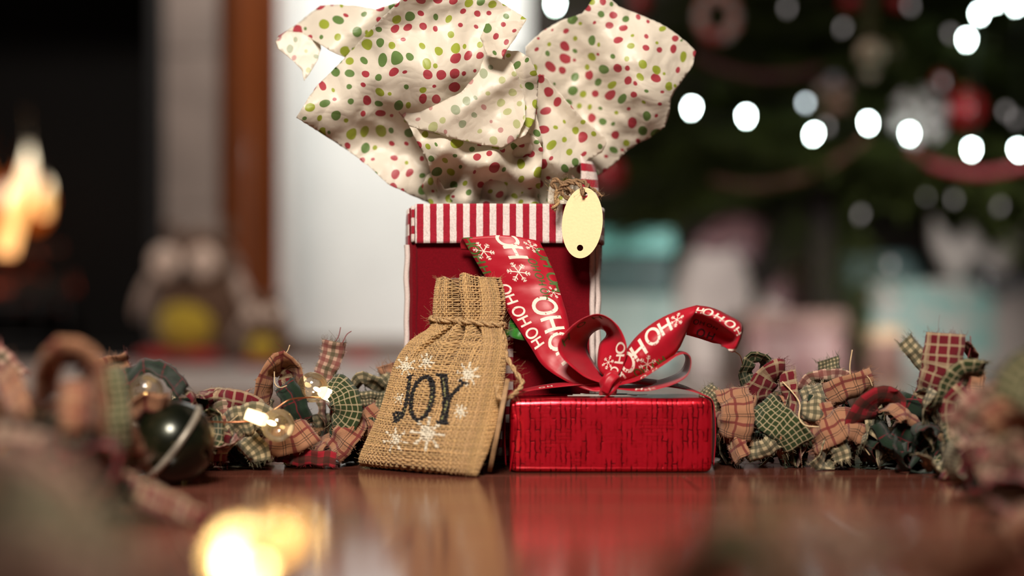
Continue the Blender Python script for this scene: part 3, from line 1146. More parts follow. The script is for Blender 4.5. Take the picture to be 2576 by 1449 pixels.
# R4 lower right loop
r4 = Rib([
    [(1545, 972, 1.026), (1610, 955, 1.014), (1672, 916, 1.008), (1715, 890, 1.010), (1737, 902, 1.014), (1730, 942, 1.012), (1690, 968, 1.008), (1620, 984, 1.012), (1545, 978, 1.024)],
    [(1545, 966, 1.036), (1606, 938, 1.034), (1664, 906, 1.034), (1706, 884, 1.036), (1735, 896, 1.038), (1728, 938, 1.034), (1684, 960, 1.030), (1612, 972, 1.030), (1545, 974, 1.032)],
    [(1546, 962, 1.044), (1600, 932, 1.050), (1655, 904, 1.054), (1702, 884, 1.056), (1724, 898, 1.056), (1712, 932, 1.052), (1672, 952, 1.046), (1606, 966, 1.042), (1546, 970, 1.040)]], 80, 9)
r4.obj('ribbon_loop', M['satin_red'], gift)
L4 = r4.S[-1] * 100
for sg in (1, -1):
    letters(r4, [('*', L4 * .80, .12, .9, 20), ('H', L4 * .86, .2, .7, 0), ('O', L4 * .18, .05, .5, 0), ('H', L4 * .25, .05, .5, 0)], gift, 'white_print', M['print_white'], sg)
    letters(r4, [('O', L4 * .12, .4, .6, 0), ('H', L4 * .17, .4, .6, 0), ('O', L4 * .36, .35, .7, 0)], gift, 'green_print', M['print_green'], sg)

# R5 the band around the box, over the top and down both sides
YM = YG + GD * 0.40
r5 = Rib([
    [(bxl - .0022, YM - .018, .004), (bxl - .0030, YM - .018, gz * .5), (bxl - .0012, YM - .018, gz - .001), (bxl + .014, YM - .016, gz + .0045), (bxl + .045, YM - .008, gz + .008), (0.0705, YM - .006, gz + .010)],
    [(bxl - .0036, YM, .004), (bxl - .0050, YM, gz * .5), (bxl - .0016, YM, gz), (bxl + .014, YM, gz + .0055), (bxl + .045, YM, gz + .010), (0.0705, YM, gz + .013)],
    [(bxl - .0022, YM + .018, .004), (bxl - .0030, YM + .018, gz * .5), (bxl - .0012, YM + .018, gz - .001), (bxl + .014, YM + .016, gz + .0055), (bxl + .045, YM + .010, gz + .011), (0.0705, YM + .007, gz + .015)]], 60, 7, True)
r5.obj('ribbon_band', M['satin_red'], gift)
letters(r5, [('O', 7.6, .2, .5, 0), ('H', 8.2, .25, .5, 0), ('*', 12.0, .3, 1.0, 0)], gift, 'white_print', M['print_white'], 1)
r6 = Rib([
    [(0.0715, YM - .006, gz + .010), (0.095, YM - .010, gz + .009), (0.122, YM - .016, gz + .006), (bxr - .004, YM - .018, gz + .001), (bxr + .0022, YM - .018, gz - .005), (bxr + .0035, YM - .018, gz * .5), (bxr + .0022, YM - .018, .004)],
    [(0.0715, YM, gz + .013), (0.095, YM, gz + .012), (0.122, YM, gz + .008), (bxr - .004, YM, gz + .002), (bxr + .0026, YM, gz - .004), (bxr + .0045, YM, gz * .5), (bxr + .0028, YM, .004)],
    [(0.0715, YM + .007, gz + .015), (0.095, YM + .011, gz + .013), (0.122, YM + .016, gz + .009), (bxr - .004, YM + .018, gz + .002), (bxr + .0022, YM + .018, gz - .005), (bxr + .0035, YM + .018, gz * .5), (bxr + .0022, YM + .018, .004)]], 60, 7, True)
r6.obj('ribbon_band', M['satin_red'], gift)
letters(r6, [('*', 1.7, .25, 1.2, 0), ('O', 4.6, .5, .7, 0), ('H', 5.3, .5, .7, 0)], gift, 'white_print', M['print_white'], 1)
# knot
kn = MB()
kc = P(1533, 968, 1.027)
V = []
for i in range(22):
    ph = PI * i / 21
    for k in range(26):
        a = 2 * PI * k / 26
        rr = 0.86 + 0.14 * math.sin(4 * a + 6 * ph) + 0.08 * noise.noise(Vector((math.cos(a) * 2, math.sin(a) * 2, ph * 2)))
        V.append(kc + Vector((0.0078 * math.sin(ph) ** .7 * math.cos(a) * rr + 0.002 * math.cos(ph), 0.0075 * math.sin(ph) ** .7 * math.sin(a) * rr, 0.0105 * math.cos(ph))))
kn.add(V, [f[::-1] for f in grid_faces(22, 26, True)])
kn.obj('knot', M['satin_red'], gift, True)
kw = Rib([[(1513, 985, 1.0205), (1522, 955, 1.0178), (1540, 938, 1.0205), (1556, 944, 1.026)], [(1530, 994, 1.0205), (1540, 968, 1.0172), (1556, 950, 1.0198), (1562, 952, 1.026)]], 16, 5)
kw.obj('knot_wrap', M['satin_red'], gift, 0.0006)

# clear tape slivers on the lid
M['tape'] = simple('clear_sticky_tape', (0.55, 0.52, 0.47), 0.15, 0, 0.05, 100, 0, 0.6)
tp = thing('tape_strip', 'clear shiny tape strip lying on the red box lid', 'tape', (0.06, YG + 0.03, gz))
for (x0, x1, y0, z0) in ((0.040, 0.090, 0.014, 0.0010), (0.044, 0.098, 0.022, 0.0014), (0.050, 0.084, 0.030, 0.0018)):
    box_obj('tape_layer', (x0, YG + y0, gz + z0), (x1, YG + y0 + 0.006, gz + z0 + 0.0004), M['tape'], tp)

# ================================================================== OVAL WOODEN TAGS
def oval_tag(name, label, c, rx, rz, tilt, th, normal_yaw, pitch, holes, edge='burnt'):
    t = thing(name, label, 'tag', c)
    R = Matrix.Rotation(normal_yaw, 3, 'Z') @ Matrix.Rotation(pitch, 3, 'X') @ Matrix.Rotation(tilt, 3, 'Y')
    n = 48
    outer = [Vector((rx * math.cos(2 * PI * k / n), rz * math.sin(2 * PI * k / n))) for k in range(n)]
    hs = [[Vector((hx + hr * math.cos(2 * PI * k / 14), hz + hr * math.sin(2 * PI * k / 14))) for k in range(14)] for hx, hz, hr in holes]
    loops = [outer] + hs
    pts, edges = [], []
    for lp in loops:
        b = len(pts)
        pts += lp
        edges += [(b + i, b + (i + 1) % len(lp)) for i in range(len(lp))]
    vs, es, fs, _, _, _ = delaunay_2d_cdt(pts, edges, [], 0, 1e-7)
    keep = []
    for f in fs:
        ce = sum((vs[i] for i in f), Vector((0, 0))) / len(f)
        if (ce.x / rx) ** 2 + (ce.y / rz) ** 2 > 1:
            continue
        if any((ce.x - hx) ** 2 + (ce.y - hz) ** 2 < hr * hr * .95 for hx, hz, hr in holes):
            continue
        keep.append(tuple(f))
    for nm, yy in (('face', -th / 2), ('back_face', th / 2)):
        mesh_obj(nm, [Vector(c) + R @ Vector((v.x, yy, v.y)) for v in vs], keep, M['plywood'], t, None, False)
    for li, lp in enumerate(loops):
        nl = len(lp)
        V = [Vector(c) + R @ Vector((p.x, -th / 2, p.y)) for p in lp] + [Vector(c) + R @ Vector((p.x, th / 2, p.y)) for p in lp]
        mesh_obj('cut_edge' if li == 0 else 'hole_edge', V, [(i, (i + 1) % nl, (i + 1) % nl + nl, i + nl) for i in range(nl)], M[edge], t)
    return t


K6 = 1.060 / F
oval_tag('wooden_tag', 'pale oval wooden gift tag with two holes, hanging on the felt bag', P(1465, 561, 1.058), 51 * K6, 89 * K6, math.radians(5), 0.003, math.radians(-6), 0.0,
         [(0.0, 70 * K6, 8 * K6), (0.0, -63 * K6, 8 * K6)])
c2 = P(1254, 1072, 1.003)
oval_tag('wooden_tag', 'thin wooden tag standing edge-on between burlap pouch and red box', c2, 0.022, 0.0335, 0, 0.0030, math.radians(90), 0.0, [(0, 0.026, 0.002)], 'tan_edge')
t2 = bpy.data.objects['wooden_tag.001']
# lean it: rotate the whole thing a little about the view axis
t2.rotation_euler = (0, math.radians(11), 0)
t2.location.z += 0.0006


def rope(path, r, parent, name, mat, n=None, plies=2, pitch=None, fuzz=0):
    L = sum((Vector(path[i + 1]) - Vector(path[i])).length for i in range(len(path) - 1))
    n = n or max(12, int(L / (r * 0.9)))
    C = catmull(path, n)
    pitch = pitch or r * 7
    mb = MB()
    prev = None
    frames = []
    for i, p in enumerate(C):
        t = (C[min(n - 1, i + 1)] - C[max(0, i - 1)]).normalized()
        a = t.orthogonal().normalized() if prev is None else (prev - t * prev.dot(t)).normalized()
        prev = a
        frames.append((p, a, t.cross(a)))
    for q in range(plies):
        pts = []
        s = 0
        for i, (p, a, b) in enumerate(frames):
            if i:
                s += (C[i] - C[i - 1]).length
            an = 2 * PI * (s / pitch + q / plies)
            pts.append(p + (a * math.cos(an) + b * math.sin(an)) * r * 0.52)
        mb.tube(pts, r * 0.58, 6)
    for k in range(fuzz):
        i = random.randrange(n)
        p, a, b = frames[i]
        an = random.random() * 2 * PI
        d = (a * math.cos(an) + b * math.sin(an) + Vector((random.uniform(-.6, .6), random.uniform(-.6, .6), random.uniform(-.6, .6)))).normalized()
        l = random.uniform(1.5, 4.5) * r
        e = Vector((random.uniform(-1, 1), random.uniform(-1, 1), random.uniform(-1, 1))) * l * .5
        mb.tube([p, p + d * l * .6 + e * .2, p + d * l + e], 0.00006, 3)
    return mb.obj(name, mat, parent)


# jute tie at the strap of the bag, tag hangs from it
tie = thing('jute_bow', 'brown jute twine bow tied at the bag handle above the oval tag', 'twine', P(1430, 480, 1.066))
rp = lambda *a: [P(*q) for q in a]
rope(rp((1468, 493, 1.053), (1462, 470, 1.056), (1448, 460, 1.060), (1425, 462, 1.064), (1405, 478, 1.068)), 0.0018, tie, 'strand', M['jute_dark'], fuzz=60)
rope(rp((1468, 493, 1.062), (1478, 470, 1.066), (1470, 458, 1.070), (1440, 455, 1.072), (1415, 460, 1.072)), 0.0018, tie, 'strand', M['jute_dark'], fuzz=60)
rope(rp((1405, 478, 1.068), (1398, 495, 1.068), (1402, 512, 1.067), (1392, 527, 1.067)), 0.0021, tie, 'frayed_end', M['jute'], fuzz=120)
rope(rp((1405, 478, 1.070), (1388, 462, 1.070), (1398, 452, 1.070), (1420, 468, 1.069), (1432, 488, 1.070)), 0.0020, tie, 'loop', M['jute_dark'], fuzz=90)
rope(rp((1420, 470, 1.066), (1440, 482, 1.064), (1436, 500, 1.064), (1418, 492, 1.066), (1410, 478, 1.068)), 0.0019, tie, 'loop', M['jute_dark'], fuzz=90)
rope(rp((1478, 470, 1.068), (1496, 478, 1.068), (1508, 490, 1.067), (1516, 494, 1.066)), 0.0013, tie, 'frayed_end', M['jute_dark'], fuzz=70)

# green satin bow on the front band
gb = thing('green_ribbon_bow', 'small green satin bow behind the burlap pouch neck', 'bow', P(1280, 830, 1.078))
Rib([[(1278, 838, 1.074), (1283, 806, 1.070), (1300, 794, 1.070), (1312, 806, 1.076)], [(1282, 842, 1.074), (1296, 828, 1.066), (1312, 818, 1.066), (1316, 810, 1.076)]], 20, 5).obj('loop', M['satin_green'], gb)
Rib([[(1276, 834, 1.074), (1296, 826, 1.064), (1318, 826, 1.062), (1338, 836, 1.064)], [(1276, 842, 1.074), (1290, 850, 1.064), (1314, 856, 1.062), (1337, 857, 1.064)]], 20, 5).obj('tail', M['satin_green'], gb)
Rib([[(1278, 838, 1.076), (1262, 815, 1.074), (1240, 800, 1.074), (1228, 812, 1.076)], [(1278, 842, 1.076), (1264, 838, 1.072), (1244, 830, 1.072), (1230, 822, 1.076)]], 20, 5).obj('loop', M['satin_green'], gb)
mb = MB()
mb.ball(P(1277, 839, 1.073), (0.003, 0.003, 0.0032))
mb.obj('knot', M['satin_green'], gb)

# ================================================================== BURLAP POUCH
ROWS = [
    (912, 1172, 1.050, 1196, 1201, 0.978, 0.45), (909, 1156, 1.049, 1204, 1178, 0.979, 2.0), (928, 1112, 1.051, 1220, 1130, 0.986, 3.1), (960, 1045, 1.055, 1240, 1055, 0.999, 3.5),
    (983, 975, 1.060, 1257, 972, 1.011, 3.4), (1004, 908, 1.064, 1267, 905, 1.021, 3.1), (1040, 858, 1.067, 1270, 862, 1.030, 2.7), (1082, 828, 1.068, 1263, 834, 1.037, 2.2),
    (1094, 806, 1.069, 1256, 814, 1.040, 1.9), (1096, 776, 1.071, 1260, 778, 1.043, 2.4), (1101, 735, 1.074, 1257, 738, 1.047, 2.7), (1107, 702, 1.077, 1247, 698, 1.051, 2.5)]
nr = len(ROWS)
Ls = catmull([P(*r[:3]) for r in ROWS], 121)
Rs = catmull([P(*r[3:6]) for r in ROWS], 121)


def interp_rows(t, k):
    # thickness along the same chord parameter as the left rail
    pts = [P(*r[:3]) for r in ROWS]
    L = [0.0]
    for i in range(nr - 1):
        L.append(L[-1] + (pts[i + 1] - pts[i]).length)
    s = t * L[-1]
    i = 0
    while i < nr - 2 and s > L[i + 1]:
        i += 1
    q = (s - L[i]) / (L[i + 1] - L[i])
    return ROWS[i][k] + (ROWS[i + 1][k] - ROWS[i][k]) * q, (i + q) / (nr - 1)


def sm(a, b, x):
    t = max(0, min(1, (x - a) / (b - a)))
    return t * t * (3 - 2 * t)


def gauss(x, c, w):
    return math.exp(-((x - c) / w) ** 2)


NS, NTT = 240, 121
BG = np.zeros((NTT, NS, 3))
for it in range(NTT):
    t = it / (NTT - 1)
    th, rowp = interp_rows(t, 6)
    th /= 100
    L, R = Ls[it], Rs[it]
    mid = (L + R) / 2
    ax = (R - L) / 2
    nrm = Vector((ax.y, -ax.x, 0)).normalized()       # toward the camera
    env_top = max(0, min(1, (rowp - 0.66) / 0.12))    # above the tie
    env_bel = gauss(rowp, 0.60, 0.11)
    for k in range(NS):
        a = 2 * PI * k / NS
        ca, sa = math.cos(a), math.sin(a)
        x = math.copysign(abs(ca) ** 0.85, ca)
        yv = math.copysign(abs(sa) ** 0.80, sa)
        d = yv * th / 2
        if sa > 0:
            d -= env_top * (0.017 * gauss(x, -0.16, 0.13) + 0.0060 * gauss(x, 0.55, 0.07) + 0.005 * gauss(x, -0.66, 0.08)) * (0.4 + .6 * sa)
            d += env_top * (0.002 * gauss(x, 0.2, 0.2) + 0.002 * gauss(x, -0.45, 0.15))
            d -= env_bel * (0.0130 * gauss(x, -0.25 - (0.66 - rowp) * 1.6, 0.075) + 0.0140 * gauss(x, 0.10 + (0.66 - rowp) * .5, 0.065) + 0.0100 * gauss(x, 0.50 + (0.66 - rowp) * .9, 0.07)) * sa
            d += env_bel * (0.002 * gauss(x, -0.1, .12) + 0.002 * gauss(x, 0.33, .1))
        else:
            d += env_top * 0.004 * math.cos(9 * x)
        d += 0.0012 * noise.noise(Vector((x * 2.2, t * 7, sa))) * min(1, rowp * 12)
        p = mid + ax * x + nrm * d
        p.z += 0.0035 * sm(.9, 1, rowp) * (gauss(x, .25, .25) - 1.1 * gauss(x, -.16, .16) + .4 * gauss(x, -.6, .2)) * (1 if sa > 0 else .5)
        # sagging bottom edge
        BG[it, k] = p
BG[:, :, 2] = np.maximum(BG[:, :, 2], 0.0016)


def bg_pt(tt, ss):
    """arrays of t in 0..1 and s in 0..1 -> points"""
    a = np.clip(tt, 0, 1) * (NTT - 1)
    i = np.minimum(a.astype(int), NTT - 2)
    q = (a - i)[..., None]
    b = (ss % 1.0) * NS
    j = b.astype(int) % NS
    r = (b - np.floor(b))[..., None]
    j2 = (j + 1) % NS
    return (BG[i, j] * (1 - r) + BG[i, j2] * r) * (1 - q) + (BG[i + 1, j] * (1 - r) + BG[i + 1, j2] * r) * q


def bg_nrm(tt, ss):
    e = 0.004
    du = bg_pt(tt, ss + e) - bg_pt(tt, ss - e)
    dv = bg_pt(np.minimum(tt + e, 1), ss) - bg_pt(np.maximum(tt - e, 0), ss)
    nn = np.cross(du, dv)
    return -nn / np.maximum(1e-9, np.linalg.norm(nn, axis=-1, keepdims=True))


# print on the cloth: letters and snowflakes as 2-D shapes on the front (measured on the cloth as it lies)
def seg_d(px, py, a, b):
    ax_, ay_ = a
    bx_, by_ = b
    dx, dy = bx_ - ax_, by_ - ay_
    q = np.clip(((px - ax_) * dx + (py - ay_) * dy) / (dx * dx + dy * dy + 1e-9), 0, 1)
    return np.hypot(px - ax_ - q * dx, py - ay_ - q * dy), q


def z2(x, y):
    return (940 + x / 6.3, 920 + y / 6.3)


def print_mask(px, py):
    """0 none, 1 black, 2 white"""
    out = np.zeros(px.shape)
    black = np.zeros(px.shape, bool)
    hole = np.zeros(px.shape, bool)

    def stroke(pts, w0, w1=None):
        nonlocal black
        w1_ = w0 if w1 is None else w1
        nn = len(pts) - 1
        for i in range(nn):
            d, q = seg_d(px, py, z2(*pts[i]), z2(*pts[i + 1]))
            ww = (w0 + (w1_ - w0) * (i + q) / nn) / 6.3 / 2 * 1.12
            black |= d < ww

    stroke([(540, 190), (620, 160)], 34)                                       # J
    stroke([(575, 180), (560, 330), (530, 520), (500, 690), (455, 790), (400, 850), (345, 880)], 50, 62)
    stroke([(345, 880), (330, 820), (330, 760)], 44, 34)
    stroke([(318, 752), (408, 745)], 28)
    stroke([(350, 850), (410, 800), (460, 760)], 60)
    for k in range(40):                                                        # O
        a0, a1 = 2 * PI * k / 40, 2 * PI * (k + 1) / 40
        f_ = lambda a: (765 + 172 * math.cos(a) - 38 * math.sin(a) * 1.0 + 0 * a, 520 + 345 * math.sin(a) - 0 * math.cos(a))
        g_ = lambda a: (765 + 165 * math.cos(a) - 60 * math.sin(a), 520 + 340 * math.sin(a))
        wgt = 52 + 34 * max(0, math.cos(a0 + 0.5)) + 10 * max(0, math.cos(a0 - PI + 0.3))
        stroke([g_(a0), g_(a1)], wgt)
    stroke([(1000, 150), (1060, 165), (1170, 195)], 30, 36)                     # Y
    stroke([(1115, 180), (1135, 360), (1150, 540)], 112, 104)
    stroke([(1160, 520), (1140, 700), (1108, 885)], 112, 112)
    stroke([(1190, 530), (1300, 400), (1430, 275)], 56, 50)
    stroke([(1362, 238), (1440, 272), (1510, 278)], 30, 20)
    stroke([(992, 885), (1100, 900), (1180, 915)], 34, 30)
    for pts, nd, rr in (([(1100, 220), (1125, 360), (1135, 490)], 7, 13), ([(1165, 580), (1130, 720), (1090, 840)], 6, 14),
                        ([(568, 260), (545, 450), (510, 640), (470, 760), (380, 830)], 11, 8),
                        ([(935, 350), (920, 530), (860, 660), (790, 770)], 8, 12), ([(650, 350), (610, 500), (590, 650), (580, 760)], 7, 7)):
        for k in range(nd):
            u = k / (nd - 1) * (len(pts) - 1)
            i = min(int(u), len(pts) - 2)
            q = u - i
            cx_, cy_ = z2(pts[i][0] + (pts[i + 1][0] - pts[i][0]) * q, pts[i][1] + (pts[i + 1][1] - pts[i][1]) * q)
            hole |= np.hypot(px - cx_, (py - cy_) * 0.72) < rr / 6.3
    out[black & ~hole] = 1
    out[black & hole] = 3
    for cx_, cy_, r_, na, ph, wd in ((1076, 1091, 40, 8, 0.12, 4.2), (995, 1106, 29, 7, 0.25, 2.6), (1158, 1036, 17, 9, 0.1, 2.0), (1178, 942, 27, 8, 0.2, 3.2), (1072, 910, 19, 8, 0.1, 2.2),
                                     (1022, 922, 24, 7, 0.3, 2.6), (1005, 1002, 14, 6, 0.2, 1.6)):
        for k in range(na):
            a = 2 * PI * k / na + ph
            e = (cx_ + r_ * math.cos(a), cy_ + r_ * math.sin(a))
            d, q = seg_d(px, py, (cx_, cy_), e)
            wh = d < wd * (0.35 + 0.65 * q)
            out[wh & (out == 0)] = 2
            a2 = a + PI / na
            d, q = seg_d(px, py, (cx_ + .25 * r_ * math.cos(a2), cy_ + .25 * r_ * math.sin(a2)), (cx_ + .48 * r_ * math.cos(a2), cy_ + .48 * r_ * math.sin(a2)))
            out[(d < wd * .55) & (out == 0)] = 2
        out[(np.hypot(px - cx_, py - cy_) < r_ * .2) & (out == 0)] = 2
    return out


pouch = thing('burlap_pouch', 'small burlap drawstring pouch printed JOY in black with white snowflakes', 'pouch', P(1055, 1185, 1.012))
# inner cloth that closes the gaps between the threads
V = []
NI = 360
IC = []
for it in range(0, NTT, 1):
    t = it / (NTT - 1)
    s = np.arange(NI) / NI
    pt_ = bg_pt(np.full(NI, t), s)
    nn = bg_nrm(np.full(NI, t), s)
    V += [tuple(v) for v in (pt_ - nn * 0.0006)]
    mk_ = print_mask(CX + F * pt_[:, 0] / pt_[:, 1], HZ - F * (pt_[:, 2] - CH) / pt_[:, 1]) * (nn[:, 1] < 0.25)
    cc_ = np.tile(np.array([[0.21, 0.105, 0.048]]), (NI, 1))
    cc_[mk_ == 1] = (0.008, 0.006, 0.007)
    cc_[mk_ == 2] = (0.50, 0.40, 0.28)
    IC.append(cc_)
nrow = len(V) // NI
# rim turned inward
top = np.array(V[-NI:])
ce = top.mean(axis=0)
for k, dz in ((0.86, -0.001), (0.80, -0.006), (0.74, -0.014)):
    for p in top:
        q = ce + (p - ce) * np.array([k, k, 1])
        V.append((q[0], q[1], q[2] + dz))
nrow += 3
Fc = grid_faces(nrow, NI, True)
Fc.append(tuple(range((nrow - 1) * NI, nrow * NI)))
Fc.append(tuple(reversed(range(NI))))
IC.append(np.tile(np.array([[0.21, 0.105, 0.048]]), (3 * NI, 1)))
mesh_obj('inner_cloth', V, Fc, M['burlap'], pouch, None, True, np.concatenate(IC))

NW, NF, SG, TS = 128, 92, 4, 5                        # warps, wefts, segments per crossing, sides
rng = np.random.default_rng(3)
base_c = np.array([0.56, 0.355, 0.165])


def thread_mesh(name, warp):
    n_thr = NW if warp else NF
    n_seg = (NF if warp else NW) * SG + (1 if warp else 0)
    Vs, Cs, Fs = [], [], []
    b = 0
    for q in range(n_thr):
        i = np.arange(n_seg)
        ph = rng.normal(0, 0.10)
        if warp:
            tt = i / (n_seg - 1)
            ss = np.full(n_seg, (q + 0.12 * rng.normal()) / NW) + 0.0006 * np.sin(i * 0.05 + ph * 40)
            cross = i / SG
        else:
            ss = i / n_seg
            tt = np.full(n_seg, (q + 0.5 + 0.10 * rng.normal()) / NF) + 0.0012 * np.sin(ss * 12 * PI + ph * 40)
            cross = i / SG
        sign = 1 if warp else -1
        lift = sign * np.cos(PI * (cross + q + (0.5 if warp else 0.0)) * 1.0) * 0.00042
        pt_ = bg_pt(tt, ss)
        nn = bg_nrm(tt, ss)
        c = pt_ + nn * lift[:, None]
        tg = np.gradient(c, axis=0)
        tg /= np.maximum(1e-9, np.linalg.norm(tg, axis=1, keepdims=True))
        sd = np.cross(tg, nn)
        rw = (0.00070 if warp else 0.00074) * (1 + 0.22 * rng.normal())
        rw = max(0.0005, min(0.0009, rw)) * (1 + 0.12 * np.sin(i * 0.5 + ph * 30))
        ring = []
        for k in range(TS):
            an = 2 * PI * k / TS + 0.3
            ring.append(c + sd * (math.cos(an) * rw)[:, None] + nn * (math.sin(an) * rw * 0.62)[:, None] if hasattr(rw, '__len__') else c)
        ring = np.stack(ring, 1)                       # n_seg, TS, 3
        Vs.append(ring.reshape(-1, 3))
        px = CX + F * pt_[:, 0] / pt_[:, 1]
        py = HZ - F * (pt_[:, 2] - CH) / pt_[:, 1]
        front = nn[:, 1] < 0.25
        mk = print_mask(px, py) * front
        col = base_c[None, :] * (1 + 0.12 * rng.normal() + 0.10 * np.sin(i * 0.9 + q)[:, None]) * np.array([1, 1 - 0.03 * rng.random(), 1 - 0.10 * rng.random()])
        col = np.clip(col, 0.05, 0.9)
        col[mk == 1] = (0.012, 0.009, 0.010)
        col[mk == 2] = (0.86, 0.78, 0.62)
        col[mk == 3] = (0.34, 0.33, 0.13)
        Cs.append(np.repeat(col, TS, axis=0))
        last = n_seg if not warp else n_seg - 1
        a0 = np.arange(last)
        a1 = (a0 + 1) % n_seg
        for k in range(TS):
            k2 = (k + 1) % TS
            Fs.append(np.stack([b + a0 * TS + k, b + a0 * TS + k2, b + a1 * TS + k2, b + a1 * TS + k], 1))
        b += n_seg * TS
    Va, Ca, Fa = np.concatenate(Vs), np.concatenate(Cs), np.concatenate(Fs)
    Va[:, 2] = np.maximum(Va[:, 2], 0.0003)
    me = bpy.data.meshes.new(name)
    me.vertices.add(len(Va))
    me.vertices.foreach_set('co', Va.astype(np.float32).ravel())
    me.loops.add(len(Fa) * 4)
    me.loops.foreach_set('vertex_index', Fa.astype(np.int32).ravel())
    me.polygons.add(len(Fa))
    me.polygons.foreach_set('loop_start', np.arange(0, len(Fa) * 4, 4, dtype=np.int32))
    me.polygons.foreach_set('loop_total', np.full(len(Fa), 4, dtype=np.int32))
    me.polygons.foreach_set('use_smooth', np.ones(len(Fa), dtype=bool))
    at = me.color_attributes.new('Col', 'FLOAT_COLOR', 'POINT')
    cc = np.ones((len(Va), 4), dtype=np.float32)
    cc[:, :3] = Ca
    at.data.foreach_set('color', cc.ravel())
    me.update()
    me.validate()
    me.materials.append(M['burlap'])
    o = link(bpy.data.objects.new(name, me), pouch)
    tag(o, kind='stuff')
    return o


thread_mesh('warp_threads', True)
thread_mesh('weft_threads', False)
# loose fibres
fz = MB()
for k in range(900):
    t = np.array([random.random()])
    s = np.array([random.random()])
    if random.random() < 0.10:
        t = np.array([1.0])
    p = Vector(bg_pt(t, s)[0])
    nn = Vector(bg_nrm(t, s)[0])
    d = (nn + Vector((random.uniform(-1, 1), random.uniform(-1, 1), random.uniform(-1, 1.2))) * 0.9).normalized()
    l = random.uniform(0.0015, 0.005)
    e = Vector((random.uniform(-1, 1), random.uniform(-1, 1), random.uniform(-1, 1))) * l * .5
    q = p + d * l + e
    q.z = max(q.z, 0.0005)
    fz.tube([p, p + d * l * .55 + e * .15, q], 0.00006, 3, cap=False)
tag(fz.obj('loose_fibres', M['jute'], pouch), kind='stuff')


# drawstring: two turns round the neck and a hanging loop
def neck_path(t0, t1, off, s0=0.0, s1=1.0, n=40):
    s = np.linspace(s0, s1, n)
    t = np.linspace(t0, t1, n)
    return [Vector(v) for v in (bg_pt(t, s) + bg_nrm(t, s) * off)]


def tn(rowfrac):
    best = min(range(121), key=lambda i: abs(interp_rows(i / 120, 6)[1] - rowfrac))
    return best / 120


ta, tb = tn(0.755), tn(0.665)
rope(neck_path(ta, tb, 0.0022, 0.5, 1.0), 0.0021, pouch, 'drawstring', M['jute'], fuzz=160)
rope(neck_path(tn(.69), tn(.675), 0.0026, 0.5, 1.02), 0.0021, pouch, 'drawstring', M['jute'], fuzz=160)
rope(neck_path(tb, ta, 0.0022, 0.0, 0.5), 0.0021, pouch, 'drawstring', M['jute'], fuzz=160)
rope(neck_path(tn(.72), tn(.70), 0.0024, 0.48, 0.8), 0.0018, pouch, 'drawstring', M['jute'], fuzz=80)
rope(rp((1258, 822, 1.036), (1266, 860, 1.030), (1276, 900, 1.024), (1300, 940, 1.018), (1314, 962, 1.014), (1304, 982, 1.008), (1282, 1000, 1.000), (1262, 1005, .996), (1252, 995, .997), (1250, 968, 1.000)),
     0.0019, pouch, 'drawstring_loop', M['jute'], fuzz=140)


